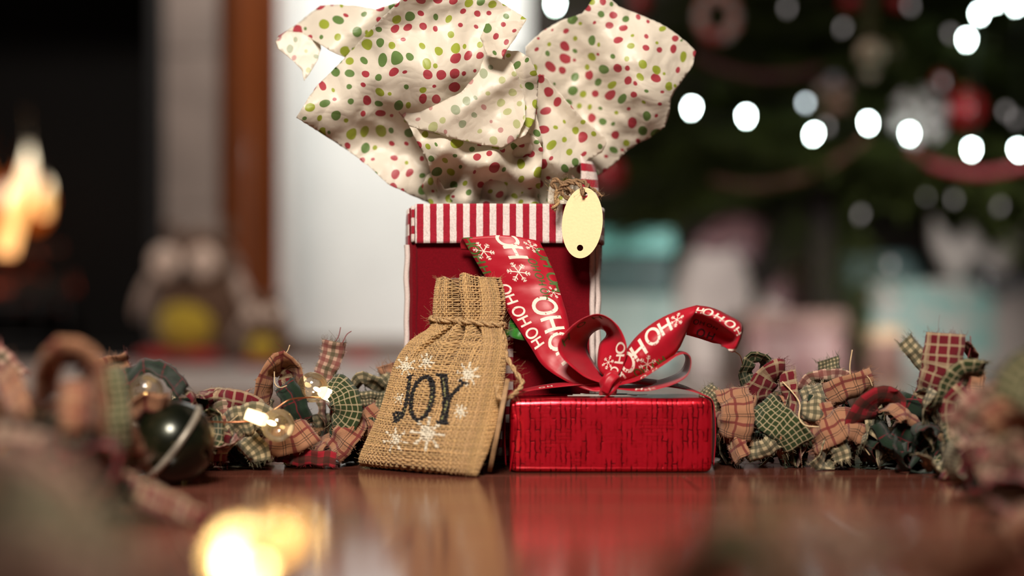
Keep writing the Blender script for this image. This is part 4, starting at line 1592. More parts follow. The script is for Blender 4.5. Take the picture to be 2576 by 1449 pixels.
# ================================================================== TISSUE PAPER
def sheet(name, poly, yfun, mat, parent, crumple=0.0025, step=13, uvrot=0.0, uvs=1.0, uvoff=(0, 0), seed=0, back=None, th=0.00012, spin=0.0):
    rnd = random.Random(seed)
    # densify the outline, ragged a little
    step = step * 0.66
    pts = []
    n = len(poly)
    for i in range(n):
        a, b = Vector(poly[i]), Vector(poly[(i + 1) % n])
        k = max(1, int((b - a).length / step))
        nrm = Vector((-(b - a).y, (b - a).x)).normalized() if (b - a).length > 0 else Vector((0, 0))
        for q in range(k):
            pts.append(a.lerp(b, q / k) + nrm * (rnd.uniform(-1, 1) * 0.8 if q else 0))
    nb = len(pts)
    edges = [(i, (i + 1) % nb) for i in range(nb)]
    xs = [p.x for p in pts]
    ys = [p.y for p in pts]

    def inside(x, y):
        c = False
        j = nb - 1
        for i in range(nb):
            if (pts[i].y > y) != (pts[j].y > y) and x < (pts[j].x - pts[i].x) * (y - pts[i].y) / (pts[j].y - pts[i].y) + pts[i].x:
                c = not c
            j = i
        return c

    yy = min(ys)
    allp = list(pts)
    row_ = 0
    while yy < max(ys):
        xx = min(xs) + (row_ % 2) * step / 2
        while xx < max(xs):
            x_, y_ = xx + rnd.uniform(-.3, .3) * step, yy + rnd.uniform(-.3, .3) * step
            if inside(x_, y_):
                allp.append(Vector((x_, y_)))
            xx += step
        yy += step * .87
        row_ += 1
    vs, es, fs, _, _, _ = delaunay_2d_cdt(allp, edges, [], 1, 1e-4)

    def facets(cell, sd_):
        r_ = random.Random(sd_)
        cp = []
        y_ = min(ys) - cell
        while y_ < max(ys) + cell:
            x_ = min(xs) - cell
            while x_ < max(xs) + cell:
                cp.append(Vector((x_ + r_.uniform(-.45, .45) * cell, y_ + r_.uniform(-.45, .45) * cell)))
                x_ += cell
            y_ += cell
        cv, _, cf, _, _, _ = delaunay_2d_cdt(cp, [], [], 0, 1e-4)
        hv = [r_.uniform(-1, 1) for _ in cv]
        X = np.array([[v.x, v.y] for v in vs])
        res = np.zeros(len(X))
        for f in cf:
            a_, b_, c_ = (np.array(cv[i]) for i in f[:3])
            det = (b_[1] - c_[1]) * (a_[0] - c_[0]) + (c_[0] - b_[0]) * (a_[1] - c_[1])
            if abs(det) < 1e-6:
                continue
            l1 = ((b_[1] - c_[1]) * (X[:, 0] - c_[0]) + (c_[0] - b_[0]) * (X[:, 1] - c_[1])) / det
            l2 = ((c_[1] - a_[1]) * (X[:, 0] - c_[0]) + (a_[0] - c_[0]) * (X[:, 1] - c_[1])) / det
            l3 = 1 - l1 - l2
            k_ = (l1 >= -1e-6) & (l2 >= -1e-6) & (l3 >= -1e-6)
            res[k_] = (l1 * hv[f[0]] + l2 * hv[f[1]] + l3 * hv[f[2]])[k_]
        return res
    fa = facets(78, seed * 3 + 1) + 0.50 * facets(34, seed * 3 + 2)
    V, UV = [], []
    cr, sr = math.cos(uvrot), math.sin(uvrot)
    for vi, v in enumerate(vs):
        x, y = v.x, v.y
        q = Vector((x * 0.012 + seed * 5.1, y * 0.012, seed))
        cz = noise.multi_fractal(q, 1.0, 2.2, 3) if False else 0
        a = abs(noise.noise(q)) * 2 - 0.55
        b = abs(noise.noise(q * 2.3 + Vector((9, 2, 1)))) * 2 - 0.55
        Y = yfun(x, y) + crumple * (0.85 * fa[vi] + 0.35 * a)
        V.append(P(x, y, Y))
        wx_ = 14 * noise.noise(q * 1.1 + Vector((3, 3, 3)))
        wy_ = 14 * noise.noise(q * 1.1 + Vector((7, 1, 5)))
        u, w_ = (x + wx_) / 35 * uvs + uvoff[0], (y + wy_) / 35 * uvs + uvoff[1]
        UV.append((u * cr - w_ * sr, u * sr + w_ * cr))
    o = mesh_obj(name, V, [tuple(reversed(f)) for f in fs], [mat, back] if back else mat, parent, UV, True)
    solidify(o, th, 0.0, 1 if back else 0)
    return o


def sm(a, b, x):
    t = max(0, min(1, (x - a) / (b - a)))
    return t * t * (3 - 2 * t)


def radial(x, y, cx_, cy_, k, ph, amp):
    dx, dy = x - cx_, cy_ - y
    r = math.hypot(dx, dy)
    an = math.atan2(dx, dy)
    return amp * min(1, r / 300) * math.sin(k * an + ph)


tl = thing('tissue_paper', 'cream polka-dot tissue paper puffing out of the bag to the left', 'tissue paper', P(1200, 520, 1.12))
tr_ = thing('tissue_paper', 'cream polka-dot tissue paper fanning out of the bag to the right', 'tissue paper', P(1420, 480, 1.14))
# back flap, upper left
sheet('back_flap', [(868, 145), (920, 80), (1010, 10), (1010, 80), (960, 170), (880, 190)], lambda x, y: 1.115 + 0.00002 * (x - 868), M['tissue'], tl, 0.002, 12, 0.3, 1.0, (3, 2), 11, M['tissue_back'])
sheet('back_flap', [(693, 104), (702, 90), (745, 62), (775, 38), (806, 14), (850, 11), (905, 16), (945, 24), (1000, 6), (1010, 60), (950, 160), (868, 145), (830, 128), (800, 108), (760, 84), (722, 78)],
      lambda x, y: 1.112 + 0.014 * math.sin((x + y) * 0.018) - 0.00005 * (y - 60), M['tissue'], tl, 0.003, 12, 0.25, 1.0, (0, 0), 1, M['tissue_back'])
sheet('turned_corner', [(693, 104), (722, 78), (760, 82), (806, 110), (808, 122), (800, 150), (782, 180), (765, 204), (760, 178), (742, 158), (722, 140), (699, 122)],
      lambda x, y: 1.108 - 0.00008 * (y - 80), M['tissue_back'], tl, 0.002, 11, 0.9, 1.0, (2, 5), 2)
# the big front billow
def billow_y(x, y):
    return (1.128 - 0.055 * sm(520, 260, y) - 0.020 * sm(250, 0, y) + radial(x, y, 1200, 560, 7, 0.8, 0.010) + 0.014 * sm(1020, 760, x)
            + 0.010 * math.sin(y * 0.024 + x * 0.006))


big = [(745, 296), (772, 252), (800, 212), (836, 178), (870, 142), (925, 82), (965, 40), (1003, 6), (1020, -22), (1120, -45), (1215, -30), (1262, 8), (1295, 28), (1325, 48),
       (1300, 88), (1275, 126), (1310, 134), (1336, 150), (1354, 195), (1352, 245), (1350, 290), (1366, 360), (1362, 430), (1356, 500), (1350, 545), (1110, 550), (1078, 510), (1040, 494),
       (975, 463), (930, 420), (870, 376), (800, 330)]
sheet('front_billow', big, billow_y, M['tissue'], tl, 0.0045, 12, 0.0, 1.0, (0, 0), 3, M['tissue_back'])
sheet('folded_layer', [(1002, 282), (1040, 268), (1100, 262), (1160, 232), (1205, 180), (1222, 132), (1262, 128), (1290, 160), (1318, 230), (1322, 300), (1300, 350), (1262, 372), (1200, 362), (1140, 348), (1080, 330), (1030, 318)],
      lambda x, y: billow_y(x, y) + 0.007 - 0.036 * sm(0, 95, ((x - 1002) * 150 + (y - 282) * 220) / 266.0) + 0.004 * math.sin(x * 0.030), M['tissue_back'], tl, 0.0030, 12, 0.6, 1.0, (4, 1), 4)
sheet('folded_layer', [(1222, 60), (1262, 52), (1325, 48), (1300, 90), (1275, 126), (1262, 150), (1225, 140), (1208, 96)], lambda x, y: 1.046 - 0.0001 * (x - 1220), M['tissue'], tl, 0.003, 11, 1.2, 1.0, (1, 6), 5, M['tissue_back'])
sheet('side_billow', [(1270, 128), (1304, 128), (1336, 148), (1355, 195), (1352, 250), (1346, 300), (1322, 340), (1296, 352), (1280, 300), (1272, 220)],
      lambda x, y: 1.058 + 0.00018 * abs(x - 1318) + 0.006 * math.sin(y * 0.03), M['tissue'], tl, 0.003, 11, 0.4, 1.0, (7, 3), 6, M['tissue_back'])
sheet('lower_crumple', [(1030, 318), (1064, 328), (1150, 352), (1215, 370), (1262, 378), (1300, 352), (1328, 332), (1352, 350), (1366, 375), (1362, 430), (1358, 480), (1362, 545), (1112, 548), (1096, 470), (1076, 410), (1050, 360)],
      lambda x, y: 1.070 + 0.040 * sm(400, 520, y) + 0.009 * math.sin(x * 0.045 + y * 0.03) + 0.007 * math.sin(y * 0.055 - x * 0.02), M['tissue'], tl, 0.0055, 11, 0.3, 1.05, (9, 9), 7, M['tissue_back'])
sheet('rim_crumple', [(1060, 470), (1075, 440), (1092, 428), (1118, 476), (1160, 470), (1230, 440), (1290, 452), (1330, 470), (1352, 455), (1360, 545), (1096, 548), (1082, 515)],
      lambda x, y: 1.098 + 0.012 * sm(460, 530, y) + 0.007 * math.sin(x * 0.06) + 0.004 * math.sin(y * 0.08), M['tissue'], tl, 0.005, 11, 0.7, 1.0, (5, 2), 8, M['tissue_back'])
# right sheet
right = [(1322, 118), (1340, 100), (1368, 76), (1410, 52), (1464, 34), (1478, 18), (1492, -6), (1536, -4), (1556, 16), (1612, 38), (1660, 58), (1692, 78), (1730, 108), (1751, 130), (1742, 166), (1718, 200), (1700, 226),
         (1688, 248), (1684, 286), (1672, 320), (1640, 344), (1600, 364), (1572, 384), (1548, 410), (1512, 438), (1484, 446), (1470, 470), (1450, 545), (1360, 545), (1345, 430), (1335, 300), (1325, 200)]
sheet('fanned_sheet', right, lambda x, y: 1.132 - 0.020 * sm(400, 80, y) + radial(x, y, 1400, 560, 8, 0.3, 0.009) + 0.010 * math.sin(x * 0.02 - y * 0.012), M['tissue'], tr_, 0.0045, 12, -0.2, 1.1, (2, 8), 9, M['tissue_back'])
sheet('front_fold', [(1340, 200), (1358, 186), (1380, 200), (1420, 248), (1468, 300), (1522, 344), (1526, 360), (1514, 384), (1480, 402), (1440, 424), (1408, 450), (1398, 490), (1392, 545), (1350, 545), (1346, 430), (1338, 320)],
      lambda x, y: 1.092 + 0.022 * sm(400, 520, y) + 0.006 * math.sin((x - y) * 0.03) + 0.012 * sm(1360, 1520, x), M['tissue'], tr_, 0.0045, 11, 0.6, 1.0, (6, 4), 10, M['tissue_back'])
sheet('hem_crumple', [(1384, 452), (1410, 440), (1432, 430), (1446, 448), (1440, 480), (1446, 545), (1384, 545), (1378, 500)], lambda x, y: 1.108 + 0.006 * math.sin(x * .09) + 0.004 * math.sin(y * .07), M['tissue'], tr_, 0.005, 10, 0.2, 1.0, (1, 1), 12, M['tissue_back'])

# ================================================================== RAG GARLANDS
CAMP = Vector((0, 0, CH))


def cloth_strip(pts, w, mat, parent, tw=(0, 0), cup=0.15, n=20, m=8, world=False, seed=0, fray=True, th=0.00045, wave=0.0036):
    rnd = random.Random(seed * 31 + 5)
    PT = [Vector(p) if world else P(*p) for p in pts]
    C = catmull(PT, n)
    dense = []
    for a_, b_ in zip(PT[:-1], PT[1:]):
        dense += [a_.lerp(b_, q / 12) for q in range(12)]
    dense.append(PT[-1])
    C = [c.lerp(dense[round(i / (n - 1) * (len(dense) - 1))], .45) for i, c in enumerate(C)]
    mb = MB()
    V, UV = [], []
    s = 0
    u0, v0 = rnd.uniform(0, 9), rnd.uniform(0, 9)
    frames = []
    psd = None
    for i, c in enumerate(C):
        t = (C[min(n - 1, i + 1)] - C[max(0, i - 1)]).normalized()
        view = (c - CAMP).normalized()
        sd = t.cross(view)
        if sd.length < 0.25 and psd is not None:
            sd = psd
        sd = (sd - t * sd.dot(t)).normalized()
        if psd is not None and sd.dot(psd) < 0:
            sd = -sd
        psd = sd
        an = math.radians(tw[0] + (tw[1] - tw[0]) * i / (n - 1))
        sd = Matrix.Rotation(an, 3, t) @ sd
        nn = sd.cross(t)
        if i:
            s += (C[i] - C[i - 1]).length
        frames.append((c, t, sd, nn))
        for j in range(m):
            v = j / (m - 1) - .5
            ww = w * (1 + 0.10 * noise.noise(Vector((s * 60, v * 3, seed))))
            fold = 0.55 * abs(v - 0.18 * math.sin(seed * 1.9)) * 2 + 0.45 * v * v * 4
            p = c + sd * (ww * v) + nn * (0.6 * cup * w * (fold - .5))
            p += nn * (wave * noise.noise(Vector((s * 110 + seed, v * 2.5, seed * 1.7))) + wave * .5 * abs(noise.noise(Vector((s * 260, v * 6, seed * 2.3)))))
            p += sd * (wave * .4 * noise.noise(Vector((s * 150, 5, seed))))
            p.z = max(p.z, 0.0008)
            V.append(p)
            UV.append((s * 100 + u0, v * w * 100 + v0))
    mb.add(V, grid_faces(n, m), UV)
    o = mb.obj('fabric_strip', mat, parent, True, True)
    solidify(o, th)
    if fray:
        fr2 = MB()

        def hair(p, d, l, uvq):
            b = Vector((rnd.uniform(-1, 1), rnd.uniform(-1, 1), rnd.uniform(-1, 1))) * l * .35
            pts_ = [p - d * .0006, p + d * l * .5 + b * .3, p + d * l + b]
            for q_ in pts_:
                q_.z = max(q_.z, 0.0006)
            V_, F_ = tube_geo(pts_, 0.00013, 3, 0, 0.00008, False)
            fr2.add(V_, F_, [uvq] * len(V_))
        for end, sg in ((0, -1), (n - 1, 1)):
            for k in range(30):
                q = end * m + rnd.randrange(m)
                d = frames[end][1] * sg + Vector((rnd.uniform(-.5, .5), rnd.uniform(-.5, .5), rnd.uniform(-.5, .5)))
                hair(V[q] + frames[end][2] * rnd.uniform(-.08, .08) * w, d.normalized(), rnd.uniform(.001, .0045) * (2.2 if rnd.random() < .08 else 1), UV[q])
        for k in range(n * 3):
            i = rnd.randrange(n)
            j = rnd.choice((0, m - 1))
            q = i * m + j
            d = frames[i][2] * (-1 if j == 0 else 1) + frames[i][1] * rnd.uniform(-1.2, 1.2) + Vector((rnd.uniform(-.4, .4), rnd.uniform(-.4, .4), rnd.uniform(-.4, .4)))
            hair(V[q], d.normalized(), rnd.uniform(.0006, .0022), UV[q])
        tag(fr2.obj('frayed_threads', mat, None, True, True), kind='stuff')
        h_ = fr2_last = bpy.data.objects[COL.objects[-1].name]
        h_.parent = o
    return o


def thread(pts, parent, mat, r=0.00035):
    mb = MB()
    mb.tube(catmull([P(*p) for p in pts], 16), r, 5)
    return mb.obj('loose_thread', mat, parent)


gl_ = thing('rag_garland', 'plaid rag garland left of the burlap pouch, curving towards the front', 'garland', P(650, 1165, 1.08))
gr_ = thing('rag_garland', 'plaid rag garland right of the red gift box, curving towards the front', 'garland', P(2150, 1165, 1.05))
KINDS = ['peach', 'green', 'gingham', 'olive', 'red', 'buffalo', 'tri', 'hound']


def core_and_fill(parent, path, count, seed, rad=0.026, arange=(-0.45, 1.45), kinds=None, cord=True):
    rnd = random.Random(seed)
    C = catmull([P(*p) for p in path], 80)
    mb = MB()
    if cord:
        mb.tube(C, 0.0035, 8)
        mb.obj('cord', M['jute_dark'], parent)
    for k in range(count):
        i = int((k + rnd.random()) / count * 77) + 1
        c = C[i]
        t = (C[i + 1] - C[i - 1]).normalized()
        a = rnd.uniform(*arange) * PI
        up = Vector((0, 0, 1))
        sd = t.cross(up).normalized()
        d = sd * math.cos(a) + up * math.sin(a)
        r = rad * rnd.uniform(0.75, 1.25)
        a2 = a + rnd.choice((-1, 1)) * rnd.uniform(.7, 1.5)
        d2 = sd * math.cos(a2) + up * math.sin(a2)
        jt = t * rnd.uniform(-.012, .012)
        kind = rnd.choice(kinds or KINDS)
        if rnd.random() < .5:
            pts = [c + d * .004, c + d * r * .6 + jt * .3, c + (d + d2 * .35).normalized() * r + jt, c + d2 * r * .8 + jt, c + d2 * .006 + jt]
        else:
            pts = [c, c + d * r * .5 + jt * .4, c + (d + d2 * .3).normalized() * r + jt, c + (d + d2).normalized() * r * 1.25 + jt * 1.5]
        for p in pts:
            p.z = max(p.z, 0.002)
        cloth_strip(pts, rnd.uniform(.016, .024), T[kind], parent, (rnd.uniform(20, 120), rnd.uniform(20, 120)), rnd.uniform(.05, .3), 14, 6, True, seed * 100 + k)


core_and_fill(gl_, [(1010, 1085, 1.10), (900, 1085, 1.095), (760, 1088, 1.085), (620, 1088, 1.07), (500, 1095, 1.03), (390, 1110, .96)], 56, 1)
core_and_fill(gr_, [(1770, 1080, 1.085), (1880, 1070, 1.075), (2020, 1072, 1.06), (2160, 1080, 1.05), (2300, 1092, 1.03), (2420, 1110, .98)], 52, 2)
LOW = dict(rad=0.030, arange=(1.15, 1.85), kinds=['green', 'green', 'buffalo', 'olive', 'gingham', 'red'], cord=False)
core_and_fill(gl_, [(1010, 1085, 1.10), (900, 1085, 1.095), (760, 1088, 1.085), (620, 1088, 1.07), (500, 1095, 1.03)], 22, 11, **LOW)
core_and_fill(gr_, [(1790, 1080, 1.085), (1880, 1075, 1.075), (2020, 1080, 1.06), (2160, 1085, 1.05), (2300, 1092, 1.03), (2420, 1110, .98)], 30, 12, **LOW)
# near ends of both garlands, well in front of the sharp zone
core_and_fill(gl_, [(300, 1120, .90), (200, 1150, .80), (110, 1190, .70), (20, 1260, .60), (-80, 1370, .52)], 22, 3, 0.030)
core_and_fill(gr_, [(2460, 1120, .94), (2540, 1150, .84), (2620, 1200, .72), (2680, 1300, .60)], 16, 4, 0.028)

S = lambda pts, w, k, par, tw=(0, 0), cup=.12, seed=0, **kw: cloth_strip(pts, w / 100, T[k], par, tw, cup, seed=seed, **kw)
# --- left, recognisable pieces
S([(318, 985, .99), (300, 950, .99), (288, 925, .99), (282, 896, .985)], 2.1, 'peach', gl_, (0, 10), .1, 1)
S([(285, 985, .985), (320, 945, .98), (372, 918, .98), (420, 935, .985), (462, 985, .99)], 1.9, 'green', gl_, (-50, -55), .1, 2)
S([(275, 1010, .98), (320, 1030, .97), (380, 1040, .96)], 2.4, 'green', gl_, (10, 30), .1, 3)
S([(505, 1020, 1.04), (540, 1005, 1.035), (580, 1012, 1.03), (625, 1020, 1.035), (650, 1045, 1.04)], 1.9, 'red', gl_, (-20, 25), .4, 4, wave=.004)
S([(520, 1055, 1.035), (560, 1035, 1.03), (610, 1040, 1.03)], 1.6, 'tri', gl_, (30, -30), .4, 5, wave=.004)
S([(665, 1040, 1.05), (662, 985, 1.045), (680, 935, 1.045), (715, 912, 1.05), (742, 935, 1.055), (750, 990, 1.06)], 2.3, 'peach', gl_, (55, 65), .1, 6)
S([(735, 1030, 1.066), (738, 975, 1.062), (728, 930, 1.060), (700, 905, 1.058)], 1.9, 'red', gl_, (10, 20), .3, 7)
S([(715, 965, 1.040), (735, 1000, 1.036), (752, 1040, 1.036), (762, 1075, 1.04)], 1.7, 'green', gl_, (10, -10), .2, 8)
S([(812, 960, 1.085), (822, 930, 1.085), (835, 895, 1.085), (842, 858, 1.083)], 1.75, 'tri', gl_, (0, 8), .15, 9)
S([(822, 968, 1.06), (852, 976, 1.055), (872, 1010, 1.05), (868, 1050, 1.05), (845, 1080, 1.055)], 2.3, 'olive', gl_, (-35, 30), .2, 10)
S([(880, 985, 1.09), (912, 955, 1.088), (945, 968, 1.088), (985, 1000, 1.09)], 1.7, 'gingham', gl_, (50, 40), .15, 11)
S([(880, 1020, 1.08), (925, 1005, 1.075), (985, 1012, 1.08)], 1.3, 'hound', gl_, (10, 10), .25, 12)
S([(985, 975, 1.10), (978, 945, 1.10), (970, 918, 1.10)], 1.3, 'peach', gl_, (0, 15), .15, 13)
S([(980, 985, 1.098), (968, 962, 1.096), (955, 948, 1.096)], 1.4, 'gingham', gl_, (0, 15), .15, 14)
S([(640, 1095, 1.04), (690, 1110, 1.03), (740, 1105, 1.03), (785, 1075, 1.035)], 2.2, 'peach', gl_, (30, -25), .1, 15)
S([(690, 1140, 1.045), (740, 1150, 1.035), (800, 1152, 1.035), (845, 1156, 1.035)], 1.15, 'buffalo', gl_, (5, 5), .2, 16)
S([(895, 1040, 1.06), (885, 1075, 1.05), (862, 1110, 1.048), (835, 1140, 1.05)], 2.0, 'peach', gl_, (-15, 30), .3, 17)
S([(560, 1085, 1.03), (600, 1060, 1.02), (645, 1050, 1.02), (680, 1075, 1.025)], 2.2, 'gingham', gl_, (-10, 20), .3, 18)
S([(600, 1090, 1.03), (630, 1115, 1.02), (650, 1140, 1.02), (655, 1160, 1.02)], 1.7, 'gingham', gl_, (0, 25), .2, 19)
S([(545, 1160, 1.02), (548, 1120, 1.02), (555, 1085, 1.025)], 1.6, 'red', gl_, (10, -10), .2, 20)
S([(930, 1140, 1.07), (960, 1100, 1.07), (985, 1060, 1.075)], 1.9, 'buffalo', gl_, (0, 20), .2, 21)
S([(910, 1035, 1.07), (930, 1070, 1.065), (925, 1110, 1.065)], 2.2, 'peach', gl_, (30, 0), .3, 22)
thread([(712, 912, 1.05), (708, 895, 1.05), (722, 885, 1.05), (729, 868, 1.05)], gl_, M['thread_cream'], .0004)
thread([(705, 912, 1.05), (702, 898, 1.05), (697, 890, 1.05)], gl_, M['thread_cream'], .0004)
thread([(690, 935, 1.04), (692, 965, 1.036), (705, 975, 1.034), (722, 970, 1.034)], gl_, M['thread_cream'], .0004)
thread([(842, 862, 1.083), (852, 845, 1.083), (857, 823, 1.083)], gl_, M['thread_red'])
thread([(862, 862, 1.083), (872, 842, 1.083), (884, 833, 1.083)], gl_, M['thread_red'])
thread([(545, 1030, 1.02), (558, 1045, 1.015), (548, 1058, 1.015), (575, 1062, 1.015), (598, 1045, 1.015)], gl_, M['thread_cream'], .0003)
# --- left, blurred near pieces
S([(120, 1010, .74), (130, 930, .73), (165, 885, .72), (215, 905, .72), (235, 985, .73), (232, 1090, .74)], 2.3, 'peach', gl_, (55, 60), .15, 30)
S([(250, 930, .80), (262, 1010, .79), (270, 1100, .79), (265, 1200, .80)], 2.6, 'olive', gl_, (10, -10), .2, 31)
S([(290, 1060, .82), (310, 1120, .82), (330, 1180, .84)], 2.0, 'peach', gl_, (0, 20), .2, 32)
S([(265, 1200, .76), (340, 1240, .75), (420, 1275, .74), (505, 1318, .73)], 1.6, 'red', gl_, (10, 30), .2, 33)
S([(5, 930, .80), (28, 985, .78), (48, 1050, .76), (60, 1100, .76)], 1.5, 'peach', gl_, (20, 20), .2, 34)
S([(-20, 880, .90), (15, 915, .90), (45, 950, .90)], 1.4, 'tri', gl_, (0, 0), .2, 35)
S([(175, 1090, .70), (185, 1020, .70), (190, 960, .71)], 1.3, 'peach', gl_, (0, 0), .2, 36)
S([(120, 1060, .73), (118, 1140, .73), (170, 1230, .74)], 2.4, 'green', gl_, (0, 30), .2, 37)
S([(200, 1130, .74), (245, 1210, .74), (300, 1262, .74)], 2.2, 'green', gl_, (0, 10), .2, 38)
S([(-80, 1330, .40), (60, 1290, .38), (190, 1340, .37), (320, 1420, .36)], 1.9, 'gingham', gl_, (20, 30), .2, 39)
S([(-60, 1200, .46), (40, 1170, .44), (140, 1230, .43), (210, 1330, .42)], 1.8, 'tri', gl_, (20, 30), .2, 40)
S([(-60, 1480, .36), (120, 1440, .35), (300, 1500, .34), (470, 1560, .34)], 2.0, 'tri', gl_, (20, 30), .2, 41)
# --- right, recognisable pieces
S([(1838, 975, 1.05), (1852, 1010, 1.035), (1855, 1050, 1.03), (1848, 1105, 1.035)], 2.4, 'peach', gr_, (-15, 15), .1, 50)
S([(1812, 1030, 1.05), (1830, 1080, 1.04), (1852, 1125, 1.035), (1862, 1155, 1.03)], 1.8, 'peach', gr_, (30, 40), .3, 51)
S([(1770, 985, 1.07), (1790, 1000, 1.06), (1795, 1040, 1.06)], 1.6, 'hound', gr_, (0, 10), .2, 52)
S([(1885, 985, 1.075), (1878, 940, 1.072), (1890, 905, 1.070), (1920, 905, 1.074), (1930, 940, 1.08)], 1.7, 'olive', gr_, (50, 60), .1, 53)
S([(1905, 1035, 1.06), (1912, 985, 1.052), (1940, 945, 1.048), (1972, 935, 1.05)], 2.4, 'red', gr_, (25, 45), .15, 54)
S([(1975, 935, 1.048), (1982, 975, 1.044), (1985, 1010, 1.044), (1975, 1045, 1.046)], 1.4, 'red', gr_, (30, 45), .35, 55)
S([(1908, 1015, 1.045), (1945, 1050, 1.032), (1985, 1085, 1.028), (2012, 1125, 1.03)], 2.5, 'olive', gr_, (-5, 10), .15, 56)
S([(2035, 970, 1.05), (2045, 1000, 1.035), (2042, 1040, 1.03), (2038, 1062, 1.035)], 1.75, 'gingham', gr_, (0, 5), .3, 57)
S([(2015, 985, 1.06), (2045, 955, 1.055), (2095, 948, 1.055), (2140, 955, 1.06)], 1.3, 'tri', gr_, (30, 20), .3, 58)
S([(2080, 1005, 1.045), (2112, 985, 1.038), (2155, 970, 1.038), (2198, 958, 1.04)], 1.9, 'peach', gr_, (10, 30), .45, 59)
S([(2095, 960, 1.06), (2090, 930, 1.06), (2082, 903, 1.06)], 1.6, 'hound', gr_, (0, 10), .15, 60)
S([(2035, 1110, 1.035), (2085, 1080, 1.022), (2130, 1060, 1.02), (2178, 1078, 1.022)], 2.4, 'peach', gr_, (-25, -30), .1, 61)
S([(2020, 1075, 1.04), (2050, 1052, 1.03), (2100, 1040, 1.03)], 1.8, 'peach', gr_, (20, 0), .3, 62)
S([(2150, 1105, 1.035), (2168, 1050, 1.02), (2200, 1010, 1.015), (2240, 1010, 1.02), (2258, 1060, 1.03)], 2.6, 'buffalo', gr_, (45, 55), .1, 63)
S([(2245, 1015, 1.03), (2275, 1025, 1.02), (2308, 1045, 1.02), (2330, 1075, 1.03)], 2.1, 'green', gr_, (0, 30), .35, 64)
S([(2330, 1040, 1.02), (2352, 985, 1.01), (2372, 920, 1.0), (2378, 838, 1.0)], 2.75, 'red', gr_, (0, 8), .08, 65)
S([(2425, 860, 1.0), (2440, 890, 1.01), (2445, 940, 1.015), (2440, 1000, 1.02)], 1.3, 'red', gr_, (60, 60), .2, 66)
S([(2345, 935, 1.01), (2318, 905, 1.01), (2292, 875, 1.01), (2275, 855, 1.01)], 1.25, 'gingham', gr_, (0, 10), .3, 67)
S([(2372, 1030, .985), (2398, 975, .975), (2428, 935, .97), (2475, 938, .97)], 2.0, 'olive', gr_, (40, 55), .15, 68)
S([(2448, 935, 1.0), (2455, 970, 1.0), (2452, 1005, 1.0)], 1.3, 'peach', gr_, (20, 10), .2, 69)
S([(2095, 1110, 1.025), (2112, 1130, 1.02), (2122, 1158, 1.018)], 1.3, 'gingham', gr_, (0, 10), .3, 70)
S([(1880, 1140, 1.04), (1920, 1130, 1.032), (1962, 1100, 1.032)], 1.3, 'gingham', gr_, (0, 10), .3, 71)
S([(2200, 1100, 1.035), (2250, 1125, 1.03), (2300, 1130, 1.03)], 1.7, 'hound', gr_, (0, 10), .3, 72)
S([(2250, 1080, 1.02), (2310, 1110, 1.01), (2360, 1150, 1.0)], 2.2, 'green', gr_, (0, 30), .3, 73)
S([(2395, 1060, .97), (2405, 1120, .96), (2390, 1180, .955)], 1.6, 'olive', gr_, (0, 30), .3, 74)
thread([(1968, 960, 1.045), (1992, 985, 1.04), (2012, 1015, 1.032), (2010, 1050, 1.025), (2025, 1070, 1.02), (2060, 1074, 1.018)], gr_, M['thread_cream'], .0006)
thread([(2140, 955, 1.04), (2138, 920, 1.04), (2144, 880, 1.04)], gr_, M['thread_cream'], .0005)
thread([(2150, 950, 1.04), (2165, 938, 1.038), (2185, 950, 1.038), (2195, 972, 1.038)], gr_, M['thread_cream'], .0004)
thread([(2155, 1098, 1.022), (2170, 1120, 1.02), (2188, 1145, 1.018)], gr_, M['thread_cream'], .0004)
thread([(2435, 900, 1.0), (2442, 870, 1.0), (2441, 845, 1.0)], gr_, M['thread_red'])
thread([(1848, 884, 1.04), (1862, 895, 1.05), (1868, 915, 1.06)], gr_, M['thread_cream'], .0004)
thread([(2260, 1010, 1.02), (2285, 1004, 1.015), (2330, 1008, 1.012)], gr_, M['thread_red'])
# --- right, blurred near pieces
S([(2420, 1090, .80), (2470, 1030, .79), (2530, 1010, .78), (2600, 1040, .78)], 2.4, 'tri', gr_, (10, 30), .2, 80)
S([(2490, 1080, .76), (2540, 1050, .75), (2600, 1060, .74)], 2.2, 'peach', gr_, (10, 30), .2, 81)
S([(2540, 1010, .72), (2570, 950, .72), (2620, 920, .72)], 2.2, 'olive', gr_, (0, 20), .2, 82)
S([(2440, 1170, .80), (2520, 1150, .78), (2620, 1160, .76)], 2.6, 'red', gr_, (10, 30), .2, 83)
S([(1700, 1540, .40), (1790, 1420, .385), (1850, 1360, .375), (1930, 1450, .37), (1990, 1560, .37)], 1.7, 'olive', gr_, (30, 60), .2, 84)
S([(2180, 1380, .46), (2240, 1350, .45), (2310, 1380, .44), (2380, 1440, .43)], 1.2, 'red', gr_, (30, 40), .2, 85)
S([(2030, 1420, .42), (2080, 1330, .42), (2130, 1390, .41), (2160, 1480, .41)], 1.3, 'tri', gr_, (30, 40), .2, 86)
S([(2350, 1500, .38), (2460, 1430, .37), (2600, 1400, .36)], 2.4, 'peach', gr_, (30, 40), .2, 87)

